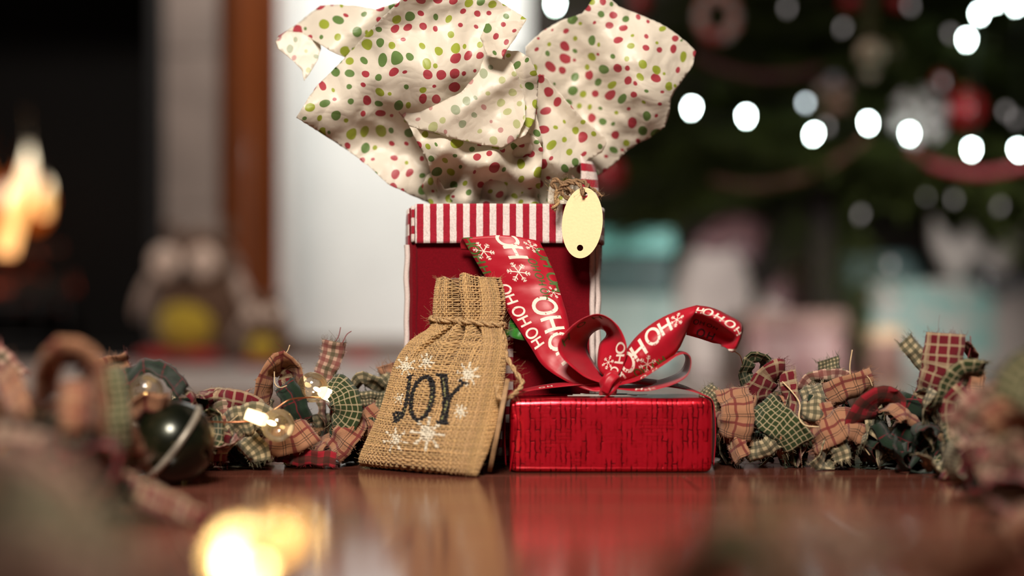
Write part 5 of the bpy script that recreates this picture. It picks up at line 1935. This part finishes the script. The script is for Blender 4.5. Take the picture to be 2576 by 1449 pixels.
# ================================================================== JINGLE BELL
m, nt, out = nmat('dark_aged_metal')
g = NT(nt)
c = g.coord('Object')
f = g.noise(c, 28, 4, 0.6)
col = g.ramp(f, [(0.35, (0.006, 0.008, 0.004)), (0.55, (0.022, 0.024, 0.010)), (0.72, (0.12, 0.030, 0.012))])
g.bsdf(out, col, 0.28, 0.55, None, 0.6, 0.3)
M['bell'] = m
M['bell_rim'] = simple('pale_rim_sheen', (0.42, 0.37, 0.30), 0.4, 0.4, 0.2, 60)  # pale ridge band, lightened to stand for the bell's broad reflection
bell = thing('jingle_bell', 'large dark green metal jingle bell resting in the garland', 'bell', P(432, 1215, .93))
bc = P(436, 1112, .925)
br_ = 0.0262
Rb = Matrix.Rotation(math.radians(-52), 3, 'Y') @ Matrix.Rotation(math.radians(16), 3, 'X')
V = []
for i in range(25):
    ph = PI * i / 24
    for k in range(40):
        a = 2 * PI * k / 40
        r = br_ * (1 - 0.012 * (abs(math.cos(ph)) < .06))
        V.append(bc + Rb @ Vector((r * math.sin(ph) * math.cos(a), r * math.sin(ph) * math.sin(a), r * math.cos(ph))))
Fc = []
for i in range(24):
    for k in range(40):
        # leave a cross-shaped sound slot open on the lower half
        if 17 <= i and (k in (3, 23) or k in (13, 33)):
            continue
        a, b = i * 40 + k, i * 40 + (k + 1) % 40
        Fc.append((b, a, a + 40, b + 40))
solidify(mesh_obj('shell', V, Fc, M['bell'], bell), 0.0012)
V = []
for k in range(49):
    a = 2 * PI * k / 48
    for q in range(8):
        b = 2 * PI * q / 8
        rr = br_ * 1.02 + 0.0022 * math.cos(b)
        V.append(bc + Rb @ Vector((rr * math.cos(a), rr * math.sin(a), 0.0022 * math.sin(b))))
mesh_obj('rim', V, grid_faces(49, 8, True), M['bell_rim'], bell)
mb = MB()
mb.ball(bc, 0.006)
mb.obj('clapper', M['black_iron'], bell)
mb = MB()
lp = [bc + Rb @ Vector((0.006 * math.cos(a), 0, br_ + 0.004 + 0.006 * math.sin(a))) for a in [2 * PI * k / 16 for k in range(17)]]
mb.tube(lp, 0.0012, 6)
mb.obj('hanger', M['bell_rim'], bell)

# ================================================================== GLOBE STRING LIGHTS
sl = thing('globe_string_lights', 'copper-wired string of clear globe lights glowing in the left garland', 'string lights', P(600, 1165, 1.0))


def globe(c, axis, r, lit):
    c = Vector(c)
    axis = Vector(axis).normalized()          # from socket to globe
    q = axis.to_track_quat('Z', 'Y').to_matrix()
    b = thing('bulb', None, None, c)
    COL.objects.unlink(b)
    link(b, sl)
    mb = MB()
    mb.ball(c, r, None, 32, 20)
    mb.obj('globe', M['glass'], b)
    mb = MB()
    M4 = Matrix.Translation(c) @ q.to_4x4()
    mb.lathe([(0.0005, -r - 0.0125), (0.0042, -r - 0.012), (0.0046, -r - 0.004), (0.0046, -r + 0.001), (0.0034, -r + 0.0035), (0.0005, -r + 0.0035)], M4, 20)
    mb.obj('socket', M['warm_socket'] if lit in (1, 2) else M['warm_socket_dim'], b)
    mb = MB()
    mb.ball(c - axis * (r * 0.40), {0: (0.0016, 0.0016, 0.0034), 1: (0.0016, 0.0016, 0.0034), 2: (0.0076, 0.0076, 0.0080), 3: (0.0066, 0.0066, 0.0070)}[lit], q, 16, 10)
    mb.obj('led', {0: M['warm_led_dim'], 1: M['warm_led'], 2: M['warm_led'], 3: M['amber_led']}[lit], b)
    return b


globe(P(699, 1070, 1.000), (0.93, 0.05, -.35), 0.0117, 1)
globe(P(786, 974, 1.045), (-.6, -.55, .35), 0.0112, 1)
globe(P(368, 984, .945), (.35, -.5, .8), 0.0112, 0)
globe(P(606, 1400, .50), (-.2, .5, .2), 0.0125, 2)
globe(P(722, 1348, .50), (.3, .5, .1), 0.0110, 3)
mb = MB()
mb.tube(catmull([P(520, 1060, .99), P(570, 1062, .998), P(630, 1060, 1.002), P(640, 1055, 1.006), P(690, 1030, 1.012), P(730, 1005, 1.016), P(780, 1000, 1.03), P(812, 1000, 1.055)], 40), 0.0006, 6)
mb.obj('wire', M['copper'], sl)
mb = MB()
mb.tube(catmull([P(520, 1060, .99), P(460, 1080, .97), P(385, 1060, .955), P(360, 1030, .95), P(345, 1090, .90), P(420, 1280, .74), P(500, 1400, .58), P(575, 1420, .515), P(640, 1420, .50), P(690, 1400, .48)], 60), 0.0006, 6)
mb.obj('wire', M['copper'], sl)

# ================================================================== PLUSH OWLS
M['plush'] = simple('brown_plush', (0.12, 0.060, 0.034), 1.0, 0, 0.25, 160, 0.4, 0, 0.3)
M['plush_cream'] = simple('pale_plush', (0.52, 0.38, 0.31), 1.0, 0, 0.12, 160, 0.3, 0, 0.3)
M['plush_yellow'] = simple('mustard_plush', (0.50, 0.35, 0.03), 1.0, 0, 0.12, 160, 0.3, 0, 0.3)
M['plush_red'] = simple('red_plush', (0.36, 0.012, 0.010), 1.0, 0, 0.12, 160, 0.3, 0, 0.3)
M['plush_eye'] = simple('pale_eye_felt', (0.78, 0.60, 0.50), 1.0, 0, 0.06, 160)
M['beak'] = simple('dark_felt_beak', (0.012, 0.006, 0.005), 0.9)


def owl(label, cx_, cyb, Y, h, w, yaw, group):
    base = Vector(((cx_ - CX) * Y / F, Y, 0.008))
    t = thing('plush_owl', label, 'plush toy', base, group)
    R = Matrix.Rotation(yaw, 3, 'Z')

    def part(name, mat, c, r, rot=None):
        mb = MB()
        q = R @ (rot if rot else Matrix.Identity(3))
        mb.ball(base + R @ Vector(c), r, q, 28, 18)
        return mb.obj(name, mat, t)
    V = []
    for i in range(33):
        u = i / 32
        z = h * u
        rr = w / 2 * (math.sin(PI * min(1, u * 0.86 + 0.14)) ** 0.55) * (1 - 0.12 * gauss(u, .60, .08)) + 0.002
        for k in range(32):
            a = 2 * PI * k / 32
            ear = 1 + (0.0 if u < .9 else 0)
            V.append(base + R @ Vector((rr * math.cos(a) * ear, rr * 0.72 * math.sin(a), z)))
    Fc = grid_faces(33, 32, True) + [tuple(reversed(range(32))), tuple(range(32 * 32, 33 * 32))]
    mesh_obj('body', V, Fc, M['plush'], t)
    for s in (-1, 1):
        part('ear_tuft', M['plush'], (s * w * .27, 0, h * .965), (w * .07, w * .06, h * .085), Matrix.Rotation(s * .45, 3, 'Y'))
        e = part('eye', M['plush_eye'], (s * w * .185, -w * .315, h * .735), (w * .155, w * .05, w * .155))
        mb = MB()
        mb.ball(base + R @ Vector((s * w * .175, -w * .366, h * .735)), (w * .028, w * .012, w * .028), R, 14, 8)
        mb.obj('pupil', M['plush'], e)
        part('wing', M['plush_cream'], (s * w * .50, -w * .10, h * .50), (w * .050, w * .11, h * .19), Matrix.Rotation(s * -.38, 3, 'Y'))
        part('foot', M['plush_red'], (s * w * .21, -w * .42, h * .060), (w * .21, w * .17, h * .060))
    part('beak', M['beak'], (0.01, -w * .39, h * .645), (w * .062, w * .05, h * .062))
    part('belly', M['plush_yellow'], (0.0, -w * .245, h * .30), (w * .29, w * .16, h * .205))
    return t


owl('large brown plush owl with yellow belly sitting by the fireplace', 500, 0, 3.98, 0.385, 0.30, -0.22, 'plush owls')
owl('smaller plush owl with yellow belly beside the large owl', 668, 0, 3.72, 0.190, 0.140, -0.05, 'plush owls')
rc = thing('red_plush_foot_cushion', 'small red soft ornament lying on the hearth by the skirting', 'ornament', P(902, 915, 4.4))
mb = MB()
mb.ball(P(905, 903, 4.4), (0.050, 0.04, 0.024), None, 24, 14)
mb.obj('cushion', M['plush_red'], rc)
mb = MB()
mb.ball(P(928, 900, 4.375), (0.020, 0.018, 0.016), None, 16, 10)
mb.obj('pompom', M['plush_red'], rc)
rc.name = 'soft_ornament'

# ================================================================== CHRISTMAS TREE
M['needle'] = simple('dark_spruce_needles', (0.030, 0.040, 0.007), 0.8, 0, 0.4, 30, spec=0.15)
M['bark'] = simple('brown_bark', (0.016, 0.010, 0.007), 0.95, 0, 0.3, 30, 0.4)
TX, TY = 0.82, 3.78
tree = thing('christmas_tree', 'dark green Christmas tree hung with lights and ornaments', 'tree', (TX, TY, 0))
mb = MB()
mb.tube([(TX, TY, 0.0), (TX, TY, 0.5), (TX, TY, 1.9)], 0.045, 14, 0.015)
mb.obj('trunk', M['bark'], tree)


def branch_mesh(seed, L=0.55):
    rnd = random.Random(seed)
    V, Fc = [], []

    def needles(a, b, cnt, ln):
        d = (b - a)
        for k in range(cnt):
            p = a + d * (k + rnd.random()) / cnt
            o_ = Vector((rnd.uniform(-1, 1), rnd.uniform(-1, 1), rnd.uniform(-.6, 1)))
            e = p + (o_.normalized() * .8 + d.normalized() * .55) * ln * rnd.uniform(.7, 1.2)
            s_ = d.cross(o_)
            s_ = s_.normalized() * 0.0018 if s_.length > 1e-6 else Vector((0.0018, 0, 0))
            n0 = len(V)
            V.extend([p - s_, p + s_, e])
            Fc.append((n0, n0 + 1, n0 + 2))

    def twig(a, b, r):
        n0 = len(V)
        vv, ff = tube_geo([a, b], r, 4, n0, r * .5)
        V.extend(vv)
        Fc.extend(ff)

    O = Vector((0, 0, 0))
    prev = O
    ns = 9
    for i in range(1, ns + 1):
        u = i / ns
        p = Vector((L * u, 0.02 * math.sin(u * 5 + seed), -0.10 * u * u * L / .55 + 0.03 * u))
        twig(prev, p, 0.005 * (1 - u * .7))
        if u > .2:
            needles(prev, p, 26, 0.030)
        if i > 1:
            for s in (-1, 1):
                l = L * (0.38 * (1 - u) + 0.09) * rnd.uniform(.8, 1.2)
                e = p + Vector((l * .75, s * l * .75, -l * .25 + rnd.uniform(-.01, .02)))
                twig(p, e, 0.0022)
                needles(p, e, int(18 + l * 190), 0.028)
        prev = p
    me = bpy.data.meshes.new('branch')
    me.from_pydata([tuple(v) for v in V], [], Fc)
    me.materials.append(M['needle'])
    return me


bmeshes = [branch_mesh(k) for k in range(4)]
rnd = random.Random(5)
lev = 0.50
li = 0
while lev < 1.8:
    R_ = 0.98 * (1 - (lev - 0.44) / 1.75)
    nb = max(7, int(20 * R_ / 0.95))
    for k in range(nb):
        a = 2 * PI * (k + rnd.random() * .6) / nb + li * 0.4
        L_ = R_ * rnd.uniform(.86, 1.05)
        o = bpy.data.objects.new('branch', bmeshes[rnd.randrange(4)])
        tilt = rnd.uniform(-.10, .06)
        st_ = 0.10
        o.matrix_basis = Matrix.Translation((TX, TY, lev + rnd.uniform(-.03, .03))) @ Matrix.Rotation(a, 4, 'Z') @ Matrix.Rotation(tilt, 4, 'Y') @ Matrix.Rotation(rnd.uniform(-.4, .4), 4, 'X') @ Matrix.Scale(L_ / .55, 4)
        link(o, tree)
    lev += 0.105
    li += 1
for px, py, Y, rz, sc_l, drop in ((2150, 500, 3.25, -1.4, .62, 1.35), (2158, 510, 3.28, -0.9, .60, 1.40), (2142, 505, 3.22, -2.0, .60, 1.38), (1640, 470, 3.3, -2.2, .42, .7), (1990, 500, 3.1, -1.7, .45, .75), (2420, 470, 3.1, -1.2, .45, .6)):
    o = bpy.data.objects.new('branch', bmeshes[rnd.randrange(4)])           # twigs that droop from the lowest boughs
    o.matrix_basis = Matrix.Translation(P(px, py, Y)) @ Matrix.Rotation(rz, 4, 'Z') @ Matrix.Rotation(drop, 4, 'Y') @ Matrix.Scale(sc_l, 4)
    link(o, tree)

# tree lights: one string, each lamp at its real place on the tree's front
ts = thing('tree_lights', 'string of cool white lights wound around the Christmas tree', 'string lights', (TX, TY - .6, .35))
LT = [(1397, 10, 3.05, 1), (1740, 272, 2.95, 1), (1877, 293, 2.92, 1), (2028, 262, 3.0, .5), (2047, 338, 2.90, 1), (2184, 310, 2.88, 1), (2288, 337, 2.92, .8), (2444, 376, 2.9, 1), (2562, 378, 2.9, 1),
      (2432, 100, 2.95, 1), (2464, 36, 2.98, 1), (2500, 4, 2.95, 1), (2556, 12, 2.95, 1), (2330, 250, 3.1, .1), (2470, 285, 3.1, .1), (2530, 280, 3.1, .1), (2392, 85, 3.1, .1), (2556, 300, 3.1, .1),
      (2080, 318, 3.1, .1), (2120, 70, 3.1, .05), (1980, 20, 3.1, .05), (2330, 490, 3.1, .08), (2400, 500, 3.1, .1), (2515, 520, 3.1, .08), (2165, 540, 3.1, .06), (2370, 206, 3.0, .05), (2240, 665, 3.2, .08), (2290, 15, 3.1, .08)]
for px, py, Y, br in LT:
    c = P(px, py, Y)
    mat = M['cool_led'] if br >= .8 else (M['cool_led_dim'] if br >= .4 else M['cool_led_faint'])
    s = 1.0
    mb = MB()
    k = 0.0052 * s
    M4 = Matrix.Translation(c) @ Matrix.Rotation(random.uniform(-.4, .4), 4, 'Y')
    mb.lathe([(0.0002, -0.0105), (k * .45, -0.008), (k * .9, -0.002), (k, 0.003), (k * .75, 0.008), (0.0002, 0.0095)], M4, 12)
    b = mb.obj('light_bulb', mat, ts)
mb = MB()
order = [P(*q[:3]) for q in sorted(LT[:13])]
mb.tube(catmull(order, 120), 0.0015, 5)
mb.obj('cable', simple('dark_green_cable', (0.01, 0.02, 0.01), 0.5), ts)

# ornaments
M['bauble'] = simple('glossy_red_bauble', (0.34, 0.006, 0.012), 0.18, 0.2, 0.05, 10, 0, 0.4)
M['gold_cap'] = simple('brass_cap', (0.5, 0.35, 0.12), 0.3, 1.0, 0.1, 60)
M['pinkish'] = simple('pale_pink_wool', (0.52, 0.24, 0.20), 0.95, 0, 0.25, 50, 0.4)
M['white_orn'] = simple('white_glitter_ornament', (0.40, 0.36, 0.35), 0.7, 0, 0.1, 80, 0.3)
M['cream_orn'] = simple('cream_glazed_ornament', (0.60, 0.47, 0.34), 0.5, 0, 0.1, 40)
M['gold_ribbon'] = simple('dull_gold_ribbon', (0.055, 0.045, 0.008), 0.5, 0.2, 0.2, 40)


def bauble(px, py, Y, r, label):
    c = P(px, py, Y)
    t = thing('bauble', label, 'ornament', c, 'red baubles on the tree')
    mb = MB()
    mb.ball(c, r, None, 28, 18)
    mb.obj('ball', M['bauble'], t)
    mb = MB()
    mb.lathe([(r * .2, r * .96), (r * .2, r * 1.12), (r * .02, r * 1.14)], Matrix.Translation(c), 12)
    mb.obj('cap', M['gold_cap'], t)
    mb = MB()
    mb.tube([c + Vector((0, 0, r * 1.12)), c + Vector((0, 0.002, r * 1.5)), c + Vector((0, .01, r * 1.9))], 0.0012, 5)
    mb.obj('hook', M['gold_cap'], t)


bauble(1531, 438, 3.05, 0.036, 'red bauble low on the tree just right of the tissue paper')
bauble(2428, 272, 3.10, 0.042, 'large red bauble right of the white snowflake ornament')
bauble(2366, 204, 3.12, 0.018, 'small red bauble above the white snowflake ornament')
bauble(1612, 8, 3.2, 0.022, 'dim red bauble at the top edge above the tissue paper')
bauble(2140, 8, 3.2, 0.022, 'dim red bauble at the top edge above the cream ornament')
bauble(2255, 5, 3.15, 0.020, 'small red bauble at the top edge near the bright lights')

# wreath ornament
c = P(1806, 42, 3.0)
wr_ = thing('wreath_ornament', 'small pink and white wreath ornament hanging on the tree', 'ornament', c)
for k in range(18):
    a = 2 * PI * k / 18
    mb = MB()
    mb.ball(c + Vector((0.037 * math.cos(a), 0, 0.043 * math.sin(a))), (0.0125, 0.012, 0.0125), None, 14, 8)
    mb.obj('bead', M['pinkish'] if k % 3 else M['white_orn'], wr_)
mb = MB()
mb.ball(c + Vector((-0.012, -0.012, -0.045)), (0.020, 0.010, 0.011))
mb.obj('bow', M['bauble'], wr_)
# snowflake ornament
c = P(2312, 292, 2.96)
sn = thing('snowflake_ornament', 'white six-armed snowflake ornament on the tree', 'ornament', c)
for k in range(6):
    a = PI / 3 * k + .26
    d = Vector((math.cos(a), 0, math.sin(a)))
    mb = MB()
    mb.tube([c, c + d * 0.060], 0.0075, 8, 0.006)
    for q in (.034, .048):
        for s in (-1, 1):
            e = Vector((math.cos(a + s * .95), 0, math.sin(a + s * .95)))
            mb.tube([c + d * q, c + d * q + e * 0.018], 0.0052, 6)
    mb.obj('arm', M['white_orn'], sn)
# cream egg/gnome ornament with gold ribbon
c = P(2190, 150, 3.0)
eg = thing('pinecone_ornament', 'cream pinecone-shaped ornament hanging on a gold ribbon', 'ornament', c)
mb = MB()
V = []
mb.lathe([(0.0005, -0.042), (0.010, -0.036), (0.020, -0.018), (0.026, 0.004), (0.026, 0.020), (0.018, 0.034), (0.0005, 0.040)], Matrix.Translation(c), 24)
mb.obj('cone_body', M['cream_orn'], eg)
for k in range(4):
    mb = MB()
    z = -0.026 + k * .017
    rr = [0.017, 0.024, 0.0275, 0.025][k]
    V_ = [(rr * .96, z - .003), (rr * 1.1, z), (rr * .96, z + .004)]
    mb.lathe(V_, Matrix.Translation(c), 24)
    mb.obj('scale_ring', M['cream_orn'], eg)
Rib([[(2178, 118, 3.0), (2176, 60, 3.02), (2182, 5, 3.04), (2186, -40, 3.05)], [(2202, 118, 3.0), (2204, 60, 3.02), (2204, 5, 3.04), (2204, -40, 3.05)]], 20, 4).obj('hanging_ribbon', M['gold_ribbon'], eg)
c = P(2242, 134, 3.02)
go = thing('gold_ornament', 'small dull gold ball beside the cream ornament', 'ornament', c)
mb = MB()
mb.ball(c, 0.020)
mb.obj('ball', M['gold_ribbon'], go)
mb = MB()
mb.lathe([(0.005, 0.019), (0.005, 0.024), (0.001, 0.025)], Matrix.Translation(c), 10)
mb.obj('cap', M['gold_cap'], go)
# angel-like pale figure ornament
c = P(2098, 235, 3.02)
an_ = thing('figure_ornament', 'blurry pale figure ornament with a pinkish skirt on the tree', 'ornament', c)
mb = MB()
mb.lathe([(0.034, -0.034), (0.030, -0.028), (0.016, 0.0), (0.008, 0.018), (0.0005, 0.020)], Matrix.Translation(c), 22)
mb.obj('skirt', simple('pinkish_cloth', (0.24, 0.12, 0.09), 0.9), an_)
mb = MB()
mb.ball(c + Vector((0, 0, 0.03)), 0.0135)
mb.obj('head', simple('pale_blue_grey', (0.22, 0.20, 0.24), 0.8), an_)
for s in (-1, 1):
    mb = MB()
    mb.ball(c + Vector((s * .022, 0.008, 0.012)), (0.016, 0.004, 0.012), Matrix.Rotation(s * .5, 3, 'Y'))
    mb.obj('wing', simple('faded_wing', (0.30, 0.20, 0.17), 0.8), an_)

# bead garlands on the tree
def bead_chain(label, pts, r, mat, count):
    C = catmull([P(*p) for p in pts], count)
    t = thing('bead_garland', label, 'garland', C[0])
    mb = MB()
    mb.tube(C, r * .25, 4)
    mb.obj('cord', mat, t)
    src = None
    for p in C:
        if src is None:
            mb = MB()
            mb.ball((0, 0, 0), r, None, 12, 8)
            src = mb.obj('bead', mat, t)
            me_ = src.data
            src.location = p
        else:
            o = bpy.data.objects.new('bead', me_)
            o.location = p
            link(o, t)


M['bead_red'] = simple('dark_red_bead', (0.15, 0.006, 0.012), 0.4, 0.1, 0.1, 20)
M['bead_dark'] = simple('deep_red_bead', (0.06, 0.004, 0.007), 0.4, 0.1, 0.1, 20)
M['bead_brown'] = simple('brown_bead', (0.07, 0.022, 0.010), 0.4, 0.1, 0.1, 20)
bead_chain('red bead garland swagging at the right edge of the tree', [(2296, 378, 2.92), (2350, 415, 2.92), (2440, 435, 2.92), (2520, 430, 2.92), (2600, 410, 2.92)], 0.0095, M['bead_red'], 26)
bead_chain('dark red bead garland swagging right of the tissue paper', [(1752, 140, 3.0), (1810, 168, 3.0), (1900, 190, 3.0), (2000, 188, 3.0), (2060, 175, 3.0)], 0.0085, M['bead_dark'], 24)
bead_chain('brownish bead garland looping below the row of tree lights', [(1800, 455, 3.0), (1880, 468, 3.0), (1960, 460, 3.0), (2060, 430, 3.0), (2130, 385, 3.0), (2175, 350, 3.0)], 0.0085, M['bead_brown'], 30)

# ================================================================== PRESENTS UNDER THE TREE
def gift_box(name, label, x0, x1, py0, Y, depth, mat, lid_mat=None, lid_h=0.0, band=None, rot=0.0, z0=0.0):
    a, b = (x0 - CX) * Y / F, (x1 - CX) * Y / F
    zt_ = CH - (py0 - HZ) * Y / F
    t = thing(name, label, 'gift box', ((a + b) / 2, Y + depth / 2, z0))
    box_obj('body', (a, Y, z0), (b, Y + depth, zt_ - lid_h), mat, t, 0.006)
    if lid_h:
        box_obj('lid', (a - .006, Y - .006, zt_ - lid_h), (b + .006, Y + depth + .006, zt_), lid_mat, t, 0.006)
    if band:
        mx_ = (a + b) / 2
        box_obj('ribbon', (mx_ - .012, Y - .0085, z0), (mx_ + .012, Y + depth + .0085, zt_ + .0025), band, t, 0.001)
        for s in (-1, 1):
            mb = MB()
            mb.ball((mx_ + s * .028, Y + depth / 2, zt_ + .018), (.028, .014, .014), Matrix.Rotation(s * -.4, 3, 'Y'))
            mb.obj('bow_loop', band, t)
    return t


def paper(name, c1, c2, scale, rough=0.5, thr=(0.45, 0.55)):
    m, nt, out = nmat(name)
    g = NT(nt)
    c = g.coord('Object')
    f = g.noise(c, scale, 2)
    g.bsdf(out, g.ramp(f, [(thr[0], c1), (thr[1], c2)]), rough)
    return m


M['teal_lid'] = simple('lit_teal_paper', (0.22, 0.75, 0.66), 0.25, 0, 0.05, 20)  # teal made bright so the colour carries the light on the lid
M['teal_dark'] = simple('deep_teal_paper', (0.030, 0.10, 0.095), 0.5, 0, 0.15, 12)
M['teal_pale'] = paper('pale_teal_paper', (0.24, 0.36, 0.32), (0.34, 0.44, 0.40), 14)
M['teal_spot'] = paper('teal_paper_with_faded_print', (0.16, 0.32, 0.28), (0.36, 0.34, 0.30), 22)
M['white_paper'] = simple('off_white_paper', (0.50, 0.43, 0.39), 0.7, 0, 0.08, 10)
M['rose_print'] = paper('dark_rose_printed_paper', (0.085, 0.028, 0.036), (0.24, 0.13, 0.13), 34)
M['pink_print'] = paper('pink_red_printed_paper', (0.22, 0.11, 0.095), (0.17, 0.030, 0.028), 26, thr=(.48, .6))
M['pink_plain'] = simple('pink_paper', (0.27, 0.15, 0.12), 0.6, 0, 0.08, 14)
M['candle'] = simple('cream_wax', (0.72, 0.50, 0.30), 0.5, 0, 0.05, 14)
M['silver'] = simple('shiny_silver_foil', (0.85, 0.88, 0.90), 0.22, 0.9, 0.03, 30)
M['white_tissue'] = simple('white_tissue', (0.70, 0.64, 0.58), 0.8, 0, 0.06, 30)

gift_box('gift_box', 'pale teal gift box on the floor just right of the felt bag', 1470, 1700, 742, 3.92, 0.22, M['teal_pale'])
zlo = CH - (742 - HZ) * 3.92 / F
gift_box('gift_box', 'dark teal gift box with teal lid coloured as if catching light, stacked on the pale one', 1496, 1690, 578, 3.94, 0.18, M['teal_dark'], M['teal_lid'], 0.062, None, 0, zlo + .001)
gift_box('gift_box', 'pink box with red print and lighter lid, low in the middle', 1885, 2128, 782, 3.66, 0.19, M['pink_print'], M['pink_plain'], 0.05)
gift_box('gift_box', 'large teal gift box with faded print at the right', 2190, 2505, 706, 3.84, 0.24, M['teal_spot'])
gift_box('gift_box', 'dark teal gift box behind the large printed one', 2130, 2340, 640, 4.14, 0.16, M['teal_dark'])
gift_box('gift_box', 'grey-white gift box at the far right edge', 2500, 2700, 720, 3.95, 0.2, M['white_paper'])

# white gift bag with rose paper, rounded
def soft_bag(label, cx_, w_px, pyt, Y, mat, top_mat, top_pts):
    k = Y / F
    cxw = (cx_ - CX) * k
    h = CH - (pyt - HZ) * k
    t = thing('gift_bag', label, 'gift bag', (cxw, Y, 0))
    V = []
    wd = w_px * k / 2
    for i in range(20):
        u = i / 19
        rr = wd * (0.84 + 0.22 * math.sin(PI * u * .9)) * (1 - 0.22 * sm(.75, 1, u))
        for q in range(28):
            a = 2 * PI * q / 28
            ca, sa = math.cos(a), math.sin(a)
            V.append((cxw + rr * math.copysign(abs(ca) ** .6, ca), Y + .1 + .085 * math.copysign(abs(sa) ** .6, sa), h * u + (0.006 * math.sin(a * 5) if u > .95 else 0)))
    mesh_obj('body', V, grid_faces(20, 28, True) + [tuple(reversed(range(28)))], mat, t)
    V = []
    n = len(top_pts)
    for px, py, dy in top_pts:
        V.append(P(px, py, Y + dy))
    for px, py, dy in top_pts:
        V.append(P(px, py, Y + dy + .05))
    V.append(sum((Vector(v) for v in V[:n]), Vector()) / n + Vector((0, -.03, 0)))
    mesh_obj('paper_top', V, [(i, (i + 1) % n, 2 * n) for i in range(n)] + [((i + 1) % n, i, i + n, (i + 1) % n + n) for i in range(n)] + [tuple(range(2 * n - 1, n - 1, -1))], top_mat, t, None, False)
    return t


soft_bag('pale gift bag with dark rose printed paper showing on top', 1800, 195, 630, 3.88, M['white_paper'], M['rose_print'],
         [(1740, 640, .06), (1760, 590, .05), (1820, 548, .08), (1880, 545, .09), (1925, 560, .08), (1915, 600, .07), (1900, 650, .04), (1820, 660, .03)])
soft_bag('smaller pinkish bag with dark rose paper, beneath the drooping twig', 2010, 190, 720, 3.92, M['white_paper'], M['rose_print'],
         [(1930, 735, .03), (1960, 700, .02), (2010, 650, .05), (2060, 640, .06), (2090, 700, .05), (2110, 770, .02), (2040, 785, .01), (1960, 770, .01)])
# candle
c = P(2215, 930, 3.70)
ca_ = thing('pillar_candle', 'pink pillar candle with a cream top standing before the teal box', 'candle', (c.x, 3.7, 0))
rr = 55 * 3.7 / F
zt_ = CH - (826 - HZ) * 3.7 / F
mb = MB()
mb.lathe([(0.0005, 0.0), (rr, 0.0), (rr, zt_ * .72)], Matrix.Translation((c.x, 3.7, 0)), 28)
mb.obj('jar', M['pink_plain'], ca_)
mb = MB()
mb.lathe([(rr * 1.0, zt_ * .72), (rr * 1.02, zt_ * .75), (rr * 1.0, zt_), (rr * .8, zt_ + .002), (0.0005, zt_ - .003)], Matrix.Translation((c.x, 3.7, 0)), 28)
mb.obj('top', M['candle'], ca_)
# white tissue tuft and silver bow on the large teal box
tuft = thing('tissue_tuft', 'white tissue paper tuft standing on the large teal box', 'tissue paper', P(2430, 700, 3.95))
for k, (x0, y0, x1, y1, wd) in enumerate([(2420, 705, 2345, 545, 70), (2440, 705, 2440, 560, 90), (2480, 705, 2540, 590, 80), (2400, 710, 2395, 600, 70), (2500, 710, 2590, 560, 60)]):
    pts = []
    q = Rib([[(x0 - wd * .5, y0, 3.93 + .02 * k), ((x0 + x1) / 2 - wd * .55, (y0 + y1) / 2, 3.90 + .02 * k), (x1 - 8, y1, 3.92 + .02 * k)],
             [(x0, y0, 3.91 + .02 * k), ((x0 + x1) / 2, (y0 + y1) / 2, 3.87 + .02 * k), (x1, y1 - 6, 3.90 + .02 * k)],
             [(x0 + wd * .5, y0, 3.93 + .02 * k), ((x0 + x1) / 2 + wd * .45, (y0 + y1) / 2, 3.90 + .02 * k), (x1 + 8, y1, 3.92 + .02 * k)]], 16, 7)
    q.obj('paper_leaf', M['white_tissue'], tuft, 0.0006)
sb = thing('silver_ribbon', 'shiny silver ribbon curling over the right end of the teal box', 'ribbon', P(2500, 720, 3.80))
Rib([[(2440, 655, 3.84), (2475, 690, 3.80), (2515, 715, 3.80), (2600, 700, 3.82)], [(2460, 650, 3.86), (2500, 678, 3.83), (2535, 700, 3.82), (2600, 690, 3.84)],
     [(2445, 690, 3.80), (2480, 720, 3.77), (2520, 738, 3.78), (2600, 730, 3.80)]], 30, 7).obj('strip', M['silver'], sb, 0.001)
